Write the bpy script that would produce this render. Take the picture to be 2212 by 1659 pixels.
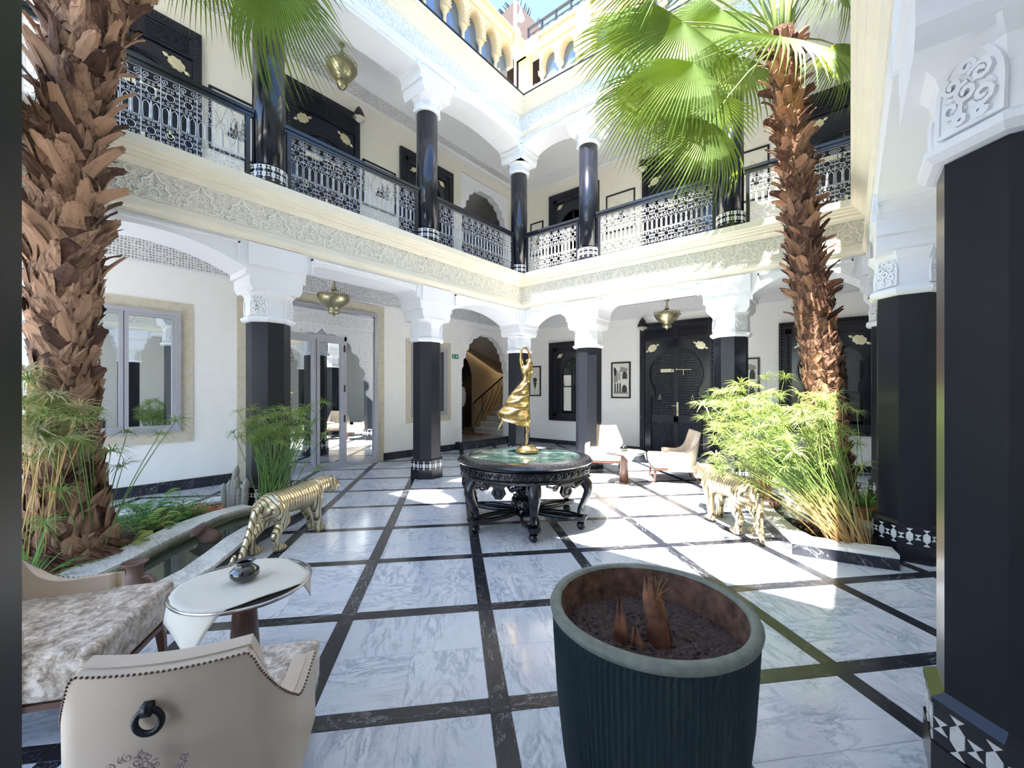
import bpy, math, random
from math import pi, sin, cos, radians, sqrt, atan2
from mathutils import Vector, Matrix, noise
random.seed(7)
SC = bpy.context.scene
for o in list(bpy.data.objects): bpy.data.objects.remove(o)
COL = SC.collection
# ------------------------------------------------------------------ camera
# world: +Y runs along the left wing towards the far corner, +X along the far wing, z up, metres
YAW = radians(39.1)
cam = bpy.data.cameras.new('camera'); cam.sensor_width = 36.0; cam.lens = 36.0*900/2212
cam.shift_y = 17.5/2212; cam.clip_start = .05
camo = bpy.data.objects.new('camera', cam); COL.objects.link(camo)
camo.location = (0, 0, 1.5); camo.rotation_euler = (pi/2, 0, YAW)
SC.camera = camo
# ------------------------------------------------------------------ world
W = bpy.data.worlds.new('sky'); SC.world = W; W.use_nodes = True
wn = W.node_tree; wn.nodes.clear()
sky = wn.nodes.new('ShaderNodeTexSky'); sky.sky_type = 'NISHITA'; sky.sun_disc = False
sky.sun_elevation = radians(65.5); sky.sun_rotation = radians(180); sky.altitude = 450; sky.air_density = 1.0; sky.dust_density = 0.7; sky.ozone_density = 3.0
bg = wn.nodes.new('ShaderNodeBackground'); wo = wn.nodes.new('ShaderNodeOutputWorld')
wn.links.new(sky.outputs[0], bg.inputs[0]); bg.inputs[1].default_value = 0.28
wn.links.new(bg.outputs[0], wo.inputs[0])
# ------------------------------------------------------------------ sun
sl = bpy.data.lights.new('sun', 'SUN'); sl.energy = 14; sl.angle = radians(.53); sl.color = (1, .95, .87)
so = bpy.data.objects.new('sun', sl); COL.objects.link(so)
SUN_EL = radians(65.5)
so.rotation_euler = Vector((0.0, cos(SUN_EL), -sin(SUN_EL))).to_track_quat('-Z', 'Y').to_euler()
so.location = (-3, -4, 14)
# ------------------------------------------------------------------ exposure
vs = SC.view_settings; vs.view_transform = 'Standard'; vs.look = 'None'; vs.gamma = 1.0; vs.use_curve_mapping = False
vs.exposure = 1.5
SC.cycles.max_bounces = 10; SC.cycles.diffuse_bounces = 7; SC.cycles.transparent_max_bounces = 12

# ------------------------------------------------------------------ materials
def nmat(name):
    m = bpy.data.materials.new(name); m.use_nodes = True
    nt = m.node_tree; b = nt.nodes['Principled BSDF']
    return m, nt, b
def setp(b, col, rough, metal=0., spec=.5, coat=0.):
    b.inputs['Base Color'].default_value = (*col, 1); b.inputs['Roughness'].default_value = rough
    b.inputs['Metallic'].default_value = metal; b.inputs['Specular IOR Level'].default_value = spec
    b.inputs['Coat Weight'].default_value = coat; b.inputs['Coat Roughness'].default_value = .08
def coords(nt, kind='Object', scale=(1, 1, 1)):
    t = nt.nodes.new('ShaderNodeTexCoord'); mp = nt.nodes.new('ShaderNodeMapping'); mp.inputs['Scale'].default_value = scale
    nt.links.new(t.outputs[kind], mp.inputs[0]); return mp.outputs[0]
def tex_noise(nt, v, scale, detail=4, rough=.55, dist=0):
    n = nt.nodes.new('ShaderNodeTexNoise'); n.inputs['Scale'].default_value = scale; n.inputs['Detail'].default_value = detail
    n.inputs['Roughness'].default_value = rough; n.inputs['Distortion'].default_value = dist
    nt.links.new(v, n.inputs['Vector']); return n.outputs['Fac']
def ramp(nt, f, stops):
    r = nt.nodes.new('ShaderNodeValToRGB'); el = r.color_ramp.elements
    el[0].position, el[0].color = stops[0][0], (*stops[0][1], 1)
    el[1].position, el[1].color = stops[-1][0], (*stops[-1][1], 1)
    for p, c in stops[1:-1]:
        x = el.new(p); x.color = (*c, 1)
    nt.links.new(f, r.inputs[0]); return r.outputs[0]
def bump(nt, b, h, strength=.3, dist=.01):
    n = nt.nodes.new('ShaderNodeBump'); n.inputs['Strength'].default_value = strength; n.inputs['Distance'].default_value = dist
    nt.links.new(h, n.inputs['Height']); nt.links.new(n.outputs[0], b.inputs['Normal']); return n
def math_node(nt, op, a, b_=None):
    n = nt.nodes.new('ShaderNodeMath'); n.operation = op
    for i, x in enumerate((a, b_)):
        if x is None: continue
        if isinstance(x, (int, float)): n.inputs[i].default_value = x
        else: nt.links.new(x, n.inputs[i])
    return n.outputs[0]
def plain(name, col, rough=.5, metal=0., spec=.5, coat=0., var=0., vscale=6, bmp=0., bscale=40, bdist=.004):
    m, nt, b = nmat(name); setp(b, col, rough, metal, spec, coat)
    if var or bmp:
        v = coords(nt)
        if var:
            f = tex_noise(nt, v, vscale, 5)
            lo = tuple(max(0, c*(1-var)) for c in col); hi = tuple(min(1, c*(1+var)) for c in col)
            nt.links.new(ramp(nt, f, [(.3, lo), (.7, hi)]), b.inputs['Base Color'])
        if bmp: bump(nt, b, tex_noise(nt, v, bscale, 4), bmp, bdist)
    return m
def marble(name, base, vein, rough, scale=3., vw=.06, cloud=.1, rnd=True, coat=0., bright_vein=False, dens=1.):
    m, nt, b = nmat(name); setp(b, base, rough, 0, .5, coat)
    v = coords(nt, 'Object')
    if rnd:
        oi = nt.nodes.new('ShaderNodeObjectInfo'); mu = nt.nodes.new('ShaderNodeVectorMath'); mu.operation = 'SCALE'
        cx = nt.nodes.new('ShaderNodeCombineXYZ'); nt.links.new(oi.outputs['Random'], cx.inputs[0]); nt.links.new(oi.outputs['Random'], cx.inputs[2])
        nt.links.new(cx.outputs[0], mu.inputs[0]); mu.inputs['Scale'].default_value = 37.
        ad = nt.nodes.new('ShaderNodeVectorMath'); nt.links.new(v, ad.inputs[0]); nt.links.new(mu.outputs[0], ad.inputs[1]); v = ad.outputs[0]
    mp = nt.nodes.new('ShaderNodeMapping'); mp.inputs['Scale'].default_value = (1, 2.6, 1.4); mp.inputs['Rotation'].default_value = (0, 0, .6)
    nt.links.new(v, mp.inputs[0]); v = mp.outputs[0]
    n1 = tex_noise(nt, v, scale, 8, .62, 1.2)
    d1 = math_node(nt, 'ABSOLUTE', math_node(nt, 'SUBTRACT', n1, .5))
    f1 = ramp(nt, d1, [(0, (1, 1, 1)), (vw*.35, (.45, .45, .45)), (vw, (0, 0, 0))])
    n2 = tex_noise(nt, v, scale*2.7, 6, .6, .8)
    d2 = math_node(nt, 'ABSOLUTE', math_node(nt, 'SUBTRACT', n2, .47))
    f2 = ramp(nt, d2, [(0, (.5, .5, .5)), (vw*.5, (0, 0, 0))])
    n3 = tex_noise(nt, v, scale*.5, 4)
    msk = ramp(nt, n3, [(.42/dens, (0, 0, 0)), (.62/dens, (1, 1, 1))])
    s = math_node(nt, 'MULTIPLY', math_node(nt, 'ADD', f1, f2), math_node(nt, 'ADD', msk, .18))
    cl = ramp(nt, n3, [(.3, tuple(c*(1-cloud) for c in base)), (.7, base)])
    mx = nt.nodes.new('ShaderNodeMixRGB'); nt.links.new(math_node(nt, 'MINIMUM', s, 1.0), mx.inputs[0]); nt.links.new(cl, mx.inputs[1]); mx.inputs[2].default_value = (*vein, 1)
    nt.links.new(mx.outputs[0], b.inputs['Base Color'])
    return m
def carved(name, col, dark, scale=18, strength=1., dist=.03, rough=.75, pattern='voronoi'):
    m, nt, b = nmat(name); setp(b, col, rough, 0, .3)
    v = coords(nt)
    vo = nt.nodes.new('ShaderNodeTexVoronoi'); vo.inputs['Scale'].default_value = scale
    if pattern == 'dots': vo.inputs['Randomness'].default_value = .25
    else: vo.feature = 'SMOOTH_F1'
    nt.links.new(v, vo.inputs['Vector'])
    w = nt.nodes.new('ShaderNodeTexWave'); w.inputs['Scale'].default_value = scale*.45; w.inputs['Distortion'].default_value = 7; w.inputs['Detail'].default_value = 1.5
    nt.links.new(v, w.inputs['Vector'])
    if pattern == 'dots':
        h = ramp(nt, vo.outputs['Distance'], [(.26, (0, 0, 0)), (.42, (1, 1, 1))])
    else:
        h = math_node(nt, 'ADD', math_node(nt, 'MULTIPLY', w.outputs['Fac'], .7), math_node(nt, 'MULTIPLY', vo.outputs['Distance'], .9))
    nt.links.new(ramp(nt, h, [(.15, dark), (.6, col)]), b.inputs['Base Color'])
    bump(nt, b, h, strength, dist)
    return m
M = {}
M['white'] = plain('white_stucco', (.80, .81, .83), .65, spec=.3, bmp=.08, bscale=60)
M['wall'] = plain('pale_plaster', (.85, .84, .81), .7, spec=.25, var=.02, bmp=.05)
M['wall_up'] = plain('warm_plaster', (.78, .75, .66), .7, spec=.25, var=.02, bmp=.05)
M['ceil'] = plain('white_ceiling', (.84, .84, .85), .8, spec=.2)
M['cream'] = plain('cream_paint', (.80, .75, .62), .55, spec=.35, var=.04, vscale=3, bmp=.06)
M['ivory'] = plain('ivory_stucco', (.60, .47, .29), .65, spec=.3, bmp=.1)
M['frieze'] = carved('carved_plaster', (.74, .71, .63), (.52, .49, .43), 40, .5, .01)  # groove shade painted into the ground colour, darker in the hollows
M['frieze_up'] = carved('carved_plaster_white', (.76, .76, .76), (.55, .55, .55), 40, .5, .01)  # same painted shade in the hollows of the white ground
M['relief'] = plain('relief_plaster', (.88, .85, .77), .7, spec=.25, bmp=.1)
M['relief_up'] = plain('relief_plaster_white', (.90, .90, .90), .7, spec=.25)
M['pierced'] = carved('pierced_plaster', (.74, .74, .74), (.30, .30, .31), 26, .8, .015, pattern='dots')  # shade inside the holes is painted on as grey
M['stone'] = carved('beige_stone', (.60, .55, .44), (.53, .48, .37), 14, .25, .01)
M['lacquer'] = plain('black_lacquer', (.006, .008, .016), .16, spec=.5, coat=.15, bmp=.06, bscale=9, bdist=.01)
M['shaft'] = plain('black_shaft', (.010, .012, .018), .30, spec=.42, coat=.0, var=.08, vscale=5, bmp=.03, bscale=8, bdist=.006)
M['blackwood'] = plain('black_carved_wood', (.008, .009, .016), .33, spec=.45, bmp=.25, bscale=60)
M['blackpanel'] = carved('black_lattice_wood', (.016, .018, .030), (.002, .002, .004), 34, 1., .02, .3, 'dots')
M['tileblack'] = marble('black_marble', (.022, .024, .034), (.50, .51, .53), .22, 1.5, .0045, .2, coat=.0)
M['tilewhite'] = marble('white_marble', (.66, .69, .75), (.36, .40, .47), .13, 3.4, .075, .10, coat=.15)
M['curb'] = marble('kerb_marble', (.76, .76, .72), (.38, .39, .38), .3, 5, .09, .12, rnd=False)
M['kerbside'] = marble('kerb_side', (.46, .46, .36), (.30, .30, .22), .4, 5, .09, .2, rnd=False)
M['greenmarble'] = marble('green_marble', (.014, .038, .034), (.30, .38, .37), .09, 3.0, .05, .4, rnd=False, coat=.1, dens=.95)
M['mosaic'] = plain('white_tile', (.75, .75, .74), .2)
M['mosaicblack'] = plain('black_tile', (.012, .012, .018), .2)
M['brass'] = plain('aged_brass', (.42, .38, .24), .33, .95, var=.25, vscale=9, bmp=.12, bscale=50)
M['gold'] = plain('gold_metal', (.52, .37, .17), .27, 1., var=.12, vscale=10, bmp=.08, bscale=30)
M['goldpale'] = plain('pale_brass', (.80, .74, .50), .3, .8)
M['greyframe'] = plain('grey_frame', (.42, .42, .46), .35, .2)
M['mirror'] = plain('reflective_glass', (.72, .76, .78), .015, 1.)
M['darkglass'] = plain('dark_glass', (.012, .014, .018), .03, 0, .8)
M['iron'] = plain('pale_wrought_iron', (.55, .56, .60), .4, .2)
M['blackiron'] = plain('black_iron', (.012, .013, .018), .35, .3)
M['rail'] = plain('black_rail', (.014, .016, .024), .2, spec=.6)
M['leather'] = plain('beige_leather', (.57, .475, .375), .42, spec=.4, var=.05, vscale=4, bmp=.08, bscale=120)
M['wood'] = plain('brown_wood', (.10, .045, .028), .3, spec=.5, var=.3, vscale=10)
M['darkwood'] = plain('ebony_wood', (.006, .006, .009), .24, spec=.6, coat=.1, bmp=.3, bscale=45, bdist=.006)
M['terracotta'] = plain('terracotta', (.42, .16, .08), .7, var=.2)
M['clay'] = plain('dark_clay', (.14, .075, .058), .55, var=.35, vscale=9, bmp=.2)
M['ceramic'] = plain('black_ceramic', (.004, .004, .006), .05, spec=.8, coat=1)
M['soil'] = plain('dark_soil', (.085, .055, .048), .95, var=.5, vscale=60, bmp=1., bscale=90, bdist=.02)
M['pebble'] = plain('red_pebble', (.52, .17, .09), .6, var=.3, vscale=8)
M['leaf'] = plain('green_leaf', (.10, .24, .045), .42, var=.4, vscale=3)
M['leafy'] = plain('lime_leaf', (.20, .27, .07), .45, var=.3, vscale=3)
M['fern'] = plain('fern_green', (.09, .26, .05), .5, var=.4, vscale=9)
M['dryleaf'] = plain('dry_leaf', (.46, .40, .22), .6, var=.3, vscale=5)
M['stem'] = plain('green_stem', (.12, .22, .05), .5, var=.3)
M['strawstem'] = plain('straw_stem', (.48, .33, .13), .6, var=.3)
M['cactus'] = plain('woolly_cactus', (.30, .29, .26), .85, var=.2, vscale=30, bmp=.6, bscale=70)
M['bark'] = plain('palm_bark', (.13, .062, .036), .9, var=.5, vscale=14, bmp=.8, bscale=40, bdist=.02)
M['fibre'] = plain('palm_fibre', (.17, .085, .05), .95, var=.4, vscale=30)
M['silver'] = plain('chrome', (.6, .6, .62), .15, 1.)
M['thatch'] = plain('reed_thatch', (.050, .030, .025), .95, var=.6, vscale=40, bmp=1., bscale=60, bdist=.03)
M['skin'] = plain('skin', (.42, .25, .17), .55); M['shirt'] = plain('white_shirt', (.6, .6, .6), .8); M['trousers'] = plain('dark_trousers', (.02, .025, .04), .8)
M['hair'] = plain('dark_hair', (.015, .01, .008), .6)
M['green_sign'] = plain('green_sign', (.0, .22, .10), .4); M['paper'] = plain('paper', (.72, .70, .62), .7)
M['ink'] = plain('ink', (.05, .05, .05), .7); M['inkgrey'] = plain('ink_grey', (.30, .29, .26), .7)
M['lampglass'] = plain('frosted_lamp', (.7, .68, .6), .4)
M['mat_red'] = plain('red_mat', (.22, .06, .04), .9)
def m_velvet():
    m, nt, b = nmat('crushed_velvet'); setp(b, (.5, .43, .35), .6, 0, .3); v = coords(nt)
    f = tex_noise(nt, v, 22, 7, .7, .6)
    nt.links.new(ramp(nt, f, [(.38, (.20, .14, .10)), (.5, (.46, .38, .30)), (.62, (.72, .66, .58))]), b.inputs['Base Color'])
    b.inputs['Sheen Weight'].default_value = .4; bump(nt, b, f, .25, .01); return m
M['velvet'] = m_velvet()
def m_boot(name, a, bb):
    m, nt, b = nmat(name); setp(b, a, .8, 0, .3)
    oi = nt.nodes.new('ShaderNodeObjectInfo'); v = coords(nt, scale=(22, 22, 2))
    f = tex_noise(nt, v, 2, 5); s = math_node(nt, 'ADD', math_node(nt, 'MULTIPLY', f, .6), math_node(nt, 'MULTIPLY', oi.outputs['Random'], .62))
    nt.links.new(ramp(nt, s, [(.28, tuple(c*.6 for c in bb)), (.45, bb), (.62, a), (.88, tuple(min(1, c*1.45) for c in a))]), b.inputs['Base Color']); bump(nt, b, f, .5, .01); return m
M['boot'] = m_boot('leaf_base', (.27, .160, .100), (.085, .042, .028))
M['boot2'] = m_boot('leaf_base_red', (.27, .145, .088), (.085, .038, .026))
def m_tiger():
    m, nt, b = nmat('gilded_tiger'); setp(b, (.62, .50, .30), .32, .9)
    v = coords(nt); w = nt.nodes.new('ShaderNodeTexWave'); w.bands_direction = 'Y'
    w.inputs['Scale'].default_value = 9; w.inputs['Distortion'].default_value = 4.5; w.inputs['Detail'].default_value = 2.; w.inputs['Detail Scale'].default_value = 1.1
    nt.links.new(v, w.inputs['Vector'])
    f = ramp(nt, w.outputs['Fac'], [(.05, (0, 0, 0)), (.26, (1, 1, 1))])
    nt.links.new(ramp(nt, f, [(0, (.20, .14, .08)), (1, (.74, .64, .42))]), b.inputs['Base Color']); bump(nt, b, f, .6, .02); return m
M['tiger'] = m_tiger()
def m_water():
    m, nt, b = nmat('pond_water'); setp(b, (.10, .14, .10), .03, 0, .5); b.inputs['Transmission Weight'].default_value = .75; b.inputs['IOR'].default_value = 1.33
    return m
M['roofpane'] = plain('roof_glass', (.20, .25, .32), .06, .6)
M['water'] = m_water()
def m_glass():
    m, nt, b = nmat('clear_glass'); setp(b, (.85, .92, .90), .02, 0, .5); b.inputs['Transmission Weight'].default_value = 1.; b.inputs['IOR'].default_value = 1.45
    return m
M['glass'] = m_glass()
def m_lace():
    m, nt, b = nmat('ivory_lace'); setp(b, (.64, .61, .53), .75, 0, .3); v = coords(nt)
    br = nt.nodes.new('ShaderNodeTexChecker'); br.inputs['Scale'].default_value = 160; nt.links.new(v, br.inputs['Vector'])
    bump(nt, b, br.outputs['Fac'], .25, .002); return m
M['lace'] = m_lace()
def m_pot():
    m, nt, b = nmat('ribbed_teal_pot'); setp(b, (.003, .014, .020), .38, 0, .35); return m
M['pot'] = m_pot()
M['potrim'] = plain('worn_pot_rim', (.15, .17, .145), .5, var=.25, vscale=25, bmp=.2)
M['potin'] = plain('stained_pot_inside', (.14, .075, .05), .9, var=.6, vscale=25, bmp=.3)

# ------------------------------------------------------------------ mesh helpers
def mtx(o, x, y, z=(0, 0, 1)):
    return Matrix(((x[0], y[0], z[0], o[0]), (x[1], y[1], z[1], o[1]), (x[2], y[2], z[2], o[2]), (0, 0, 0, 1)))
class MB:
    def __init__(s, m=None): s.v = []; s.f = []; s.m = m
    def add(s, vs_, fs):
        n = len(s.v)
        if s.m is not None: vs_ = [tuple(s.m @ Vector(p)) for p in vs_]
        s.v += [tuple(p) for p in vs_]; s.f += [tuple(i+n for i in f) for f in fs]
        return s
    def box(s, x0, x1, y0, y1, z0, z1):
        v = [(x, y, z) for z in (z0, z1) for x, y in ((x0, y0), (x1, y0), (x1, y1), (x0, y1))]
        return s.add(v, [(3, 2, 1, 0), (4, 5, 6, 7), (0, 1, 5, 4), (1, 2, 6, 5), (2, 3, 7, 6), (3, 0, 4, 7)])
    def prism(s, poly, y0, y1):            # polygon in local x,z pushed along y
        n = len(poly); v = [(x, y0, z) for x, z in poly]+[(x, y1, z) for x, z in poly]
        return s.add(v, [tuple(range(n)), tuple(range(2*n-1, n-1, -1))]+[(i, i+n, (i+1) % n+n, (i+1) % n) for i in range(n)])
    def slab(s, poly, z0, z1):             # polygon in x,y pushed along z
        n = len(poly); v = [(x, y, z0) for x, y in poly]+[(x, y, z1) for x, y in poly]
        return s.add(v, [tuple(range(n-1, -1, -1)), tuple(range(n, 2*n))]+[(i, (i+1) % n, (i+1) % n+n, i+n) for i in range(n)])
    def lathe(s, prof, n=24, c=(0, 0, 0), ph=0, cap=True, sx=1, sy=1):
        v = [(c[0]+r*cos(ph+2*pi*i/n)*sx, c[1]+r*sin(ph+2*pi*i/n)*sy, c[2]+z) for r, z in prof for i in range(n)]
        f = [(j*n+i, j*n+(i+1) % n, (j+1)*n+(i+1) % n, (j+1)*n+i) for j in range(len(prof)-1) for i in range(n)]
        if cap: f += [tuple(range(n-1, -1, -1)), tuple(range((len(prof)-1)*n, len(prof)*n))]
        return s.add(v, f)
    def tube(s, pts, r, n=6, cap=True, closed=False, flat=1., up=None):
        pts = [Vector(p) for p in pts]; k = len(pts)
        rs = r if isinstance(r, (list, tuple)) else [r]*k
        v = []; ref = Vector(up) if up else None; prev = None
        for i, p in enumerate(pts):
            if closed: t = pts[(i+1) % k]-pts[i-1]
            else: t = pts[min(i+1, k-1)]-pts[max(i-1, 0)]
            if t.length < 1e-9: t = Vector((0, 0, 1))
            t.normalize()
            if ref is not None: a = ref
            elif prev is not None: a = prev
            else: a = Vector((0, 0, 1)) if abs(t.z) < .9 else Vector((1, 0, 0))
            u = t.cross(a)
            if u.length < 1e-6: u = t.cross(Vector((.3, 1, .2)))
            u.normalize(); w = u.cross(t).normalized(); prev = w
            for j in range(n):
                an = 2*pi*j/n+pi/n
                v.append(p+u*(rs[i]*cos(an))+w*(rs[i]*flat*sin(an)))
        f = [(i*n+j, i*n+(j+1) % n, ((i+1) % k)*n+(j+1) % n, ((i+1) % k)*n+j) for i in range(k if closed else k-1) for j in range(n)]
        if cap and not closed: f += [tuple(range(n-1, -1, -1)), tuple(range((k-1)*n, k*n))]
        return s.add(v, f)
    def ball(s, c, r, n=10, m=6, rot=None):
        r = r if isinstance(r, (list, tuple)) else (r, r, r); v = []
        for j in range(m+1):
            a = pi*j/m
            for i in range(n):
                b = 2*pi*i/n; p = Vector((r[0]*sin(a)*cos(b), r[1]*sin(a)*sin(b), -r[2]*cos(a)))
                if rot: p = rot @ p
                v.append(p+Vector(c))
        return s.add(v, [(j*n+i, j*n+(i+1) % n, (j+1)*n+(i+1) % n, (j+1)*n+i) for j in range(m) for i in range(n)])
    def cap(s, a, b, ra, rb, n=10):        # tapered capsule between two joints
        a, b = Vector(a), Vector(b); t = (b-a); L = t.length; t = t/L if L > 1e-6 else Vector((0, 0, 1))
        pts = [a-t*ra*.98, a-t*ra*.7, a, b, b+t*rb*.7, b+t*rb*.98]; rs = [ra*.18, ra*.7, ra, rb, rb*.7, rb*.18]
        return s.tube(pts, rs, n)
    def grid(s, fn, nu, nv, closed_u=False):
        v = [fn(i/(nu if closed_u else nu-1), j/(nv-1)) for j in range(nv) for i in range(nu)]
        return s.add(v, [(j*nu+i, j*nu+(i+1) % nu, (j+1)*nu+(i+1) % nu, (j+1)*nu+i) for j in range(nv-1) for i in range(nu if closed_u else nu-1)])
    def mesh(s, name, mat, smooth=False, recalc=True):
        me = bpy.data.meshes.new(name); me.from_pydata(s.v, [], s.f)
        if recalc:
            import bmesh
            bm = bmesh.new(); bm.from_mesh(me); bmesh.ops.recalc_face_normals(bm, faces=bm.faces); bm.to_mesh(me); bm.free()
        me.materials.append(M[mat])
        if smooth: me.polygons.foreach_set('use_smooth', [True]*len(me.polygons))
        me.update(); return me
    def build(s, name, mat, parent=None, smooth=False, recalc=True, sharp=None):
        me = s.mesh(name, mat, smooth, recalc)
        if sharp:
            me.set_sharp_from_angle(angle=radians(sharp))
        return link(name, me, parent)
def link(name, me, parent=None, loc=None, rot=None, sc=None):
    o = bpy.data.objects.new(name, me); COL.objects.link(o)
    if parent is not None: o.parent = parent
    if loc is not None: o.location = loc
    if rot is not None: o.rotation_euler = rot
    if sc is not None: o.scale = (sc, sc, sc) if isinstance(sc, (int, float)) else sc
    return o
def tag(o, label=None, cat=None, group=None, kind=None):
    if label: o['label'] = label
    if cat: o['category'] = cat
    if group: o['group'] = group
    if kind: o['kind'] = kind
    return o
def thing(name, label, cat, loc=(0, 0, 0), rotz=0, group=None, m=None, sc=None):
    o = bpy.data.objects.new(name, None); COL.objects.link(o); o.empty_display_size = .1
    if m is not None: o.matrix_world = m
    else: o.location = loc; o.rotation_euler = (0, 0, rotz)
    if sc: o.scale = (sc, sc, sc)
    return tag(o, label, cat, group)
KIDS = {}
def dup(root, loc, rotz, label, m=None, sc=None):
    ch = {}
    for o in bpy.data.objects:
        if o.parent: ch.setdefault(o.parent.name, []).append(o)
    r = root.copy(); COL.objects.link(r)
    if m is not None: r.matrix_world = m
    else: r.location = loc; r.rotation_euler = (0, 0, rotz)
    if sc: r.scale = (sc, sc, sc)
    r['label'] = label
    def rec(a, b):
        for c in ch.get(a.name, []):
            d = c.copy(); COL.objects.link(d); d.parent = b; rec(c, d)
    rec(root, r); return r
def struct(mb, name, mat, parent=None, smooth=False, sharp=None):
    o = mb.build(name, mat, parent, smooth, sharp=sharp)
    if parent is None: o['kind'] = 'structure'
    return o
def spiral(c, r0, turns, dirn=1, a0=0, n=14, plane='xz', y=0):
    pts = []
    for i in range(n+1):
        t = i/n; a = a0+dirn*2*pi*turns*t; r = r0*(1-.82*t)
        pts.append((c[0]+r*cos(a), y, c[1]+r*sin(a)))
    return pts
def arcpts(cx, cz, r, a0, a1, n, y=0):
    return [(cx+r*cos(radians(a0+(a1-a0)*i/n)), y, cz+r*sin(radians(a0+(a1-a0)*i/n))) for i in range(n+1)]
# ================================================================== ARCHITECTURE
ML = mtx((-7.95, 0, 0), (0, 1, 0), (-1, 0, 0)); MK = mtx((0, 10.2, 0), (1, 0, 0), (0, 1, 0)); MR = mtx((2.7, 0, 0), (0, -1, 0), (1, 0, 0))
AL = mtx((-5.85, 0, 0), (0, 1, 0), (-1, 0, 0)); AK = mtx((0, 7.45, 0), (1, 0, 0), (0, 1, 0)); AR = mtx((.45, 0, 0), (0, -1, 0), (1, 0, 0)); AN = mtx((0, -.26, 0), (-1, 0, 0), (0, -1, 0))
def wall(name, m, x0, x1, z0, z1, holes, th, mat):
    xs = sorted({x0, x1, *[h[0] for h in holes], *[h[1] for h in holes]}); zs = sorted({z0, z1, *[h[2] for h in holes], *[h[3] for h in holes]})
    b = MB(m)
    for xa, xb in zip(xs, xs[1:]):
        for za, zb in zip(zs, zs[1:]):
            if any(h[0] <= xa and xb <= h[1] and h[2] <= za and zb <= h[3] for h in holes): continue
            b.box(xa, xb, 0, th, za, zb)
    return struct(b, name, mat)
# ---- outer walls, two storeys
wl = wall('wall_left', ML, -2.6, 10.4, 0, 3.78, [(7.66, 9.59, 0, 3.25)], .2, 'wall')
wk = wall('wall_back', MK, -7.95, 2.9, 0, 3.78, [(-6.6, -5.5, .95, 2.6), (-.95, .2, .95, 2.6)], .2, 'wall')
wr = wall('wall_right', MR, -10.2, 2.6, 0, 3.78, [], .2, 'wall')
wlu = wall('wall_left_upper', ML, -2.6, 10.4, 3.78, 7.95, [(7.66, 9.59, 4.0, 7.3)], .2, 'wall_up')
wku = wall('wall_back_upper', MK, -7.95, 2.9, 3.78, 7.95, [], .2, 'wall_up')
wru = wall('wall_right_upper', MR, -10.2, 2.6, 3.78, 7.95, [], .2, 'wall_up')
wall('light_block_near', mtx((0, -2.6, 0), (-1, 0, 0), (0, -1, 0)), -2.9, 1.0, 0, 3.78, [], .2, 'wall'); wall('light_block_near_upper', mtx((0, -2.6, 0), (-1, 0, 0), (0, -1, 0)), -2.9, 1.0, 3.78, 7.95, [], .2, 'wall_up')  # unseen partial walls behind the camera, added to block light
def slabring(name, z0, z1, mat, d=0.):
    b = MB(); X0, X1, Y0, Y1 = -8.0, 2.75, -2.7, 10.25
    b.box(X0, -5.6, Y0, Y1, z0, z1); b.box(-5.6, .2, 7.2, Y1, z0, z1); b.box(.2, X1, Y0, Y1, z0, z1); b.box(-5.6, .2, Y0, -.02, z0, z1)
    return struct(b, name, mat)
slabring('ceiling', 3.74, 3.98, 'ceil'); slabring('ceiling_upper', 7.9, 8.05, 'ceil')
# ---- arcades
def bay_profile(z, kind, hw, zt):
    p = [(.27, z), (.29, z+.03), (.31, z+.07), (.31, z+.17), (.35, z+.17), (.35, z+.24)]
    if kind == 'flat':
        zc = z+.24; R = zt-zc
        p += [(.35+R*(1-cos(radians(a))), zc+R*sin(radians(a))) for a in (15, 30, 45, 60, 75, 90)]
    else:
        L = hw-.35; H = zt-(z+.24)
        R = (L*L+H*H)/(2*H); a1 = math.asin(L/R) if R > L else pi/2
        p += [(hw-R*sin(a1*(1-i/12)), zt-R+R*cos(a1*(1-i/12))) for i in range(1, 13)]
    return p
def arcade(name, m, xs, kinds, z, zt, ztop, mat, th=.27):
    b = MB(m)
    for (a, c, k) in zip(xs, xs[1:], kinds):
        h = (c-a)/2; pr = bay_profile(z, k, h, zt)
        L = [(a+u, w) for u, w in pr]; R = [(c-u, w) for u, w in reversed(pr)]
        if k != 'flat': R = R[1:]
        b.prism([(a, z)]+L+R+[(c, z), (c, ztop), (a, ztop)], -th, th)
    for x in xs: b.box(x-.33, x+.33, -th-.025, -th+.01, z+.3, ztop-.67 if ztop < 5 else ztop-.95)
    for a, c, k in zip(xs, xs[1:], kinds):       # raised bead framing each bay
        zb = zt+.05
        b.box(a+.42, c-.42, -th-.025, -th+.01, zb-.005, zb+.02)
        for u in (a+.42, c-.44): b.box(u, u+.022, -th-.025, -th+.01, z+.33, zb+.02)
    return struct(b, name, mat)
YL = [-.30, 2.2, 4.80, 7.45]; XK = [-5.85, -4.08, -1.50, .45]; YR = [-7.45, -5.32, -2.38, .26]
for lv, z, zt, ztop, sfx in ((0, 2.74, 3.2, 3.97, ''), (1, 6.62, 6.98, 7.95, '_upper')):
    arcade('wall_arcade_left'+sfx, AL, YL, ('arch', 'flat', 'arch'), z, zt, ztop, 'white')
    arcade('wall_arcade_back'+sfx, AK, XK, ('arch', 'flat', 'arch' if lv == 0 else 'flat'), z, zt, ztop, 'white')
    arcade('wall_arcade_right'+sfx, AR, YR, ('arch', 'flat', 'flat'), z, zt, ztop, 'white')
    arcade('wall_arcade_near'+sfx, AN, [-.45, 1.25, 3.2, 5.85], ('arch', 'flat', 'flat'), z, zt, ztop, 'white')
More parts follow.
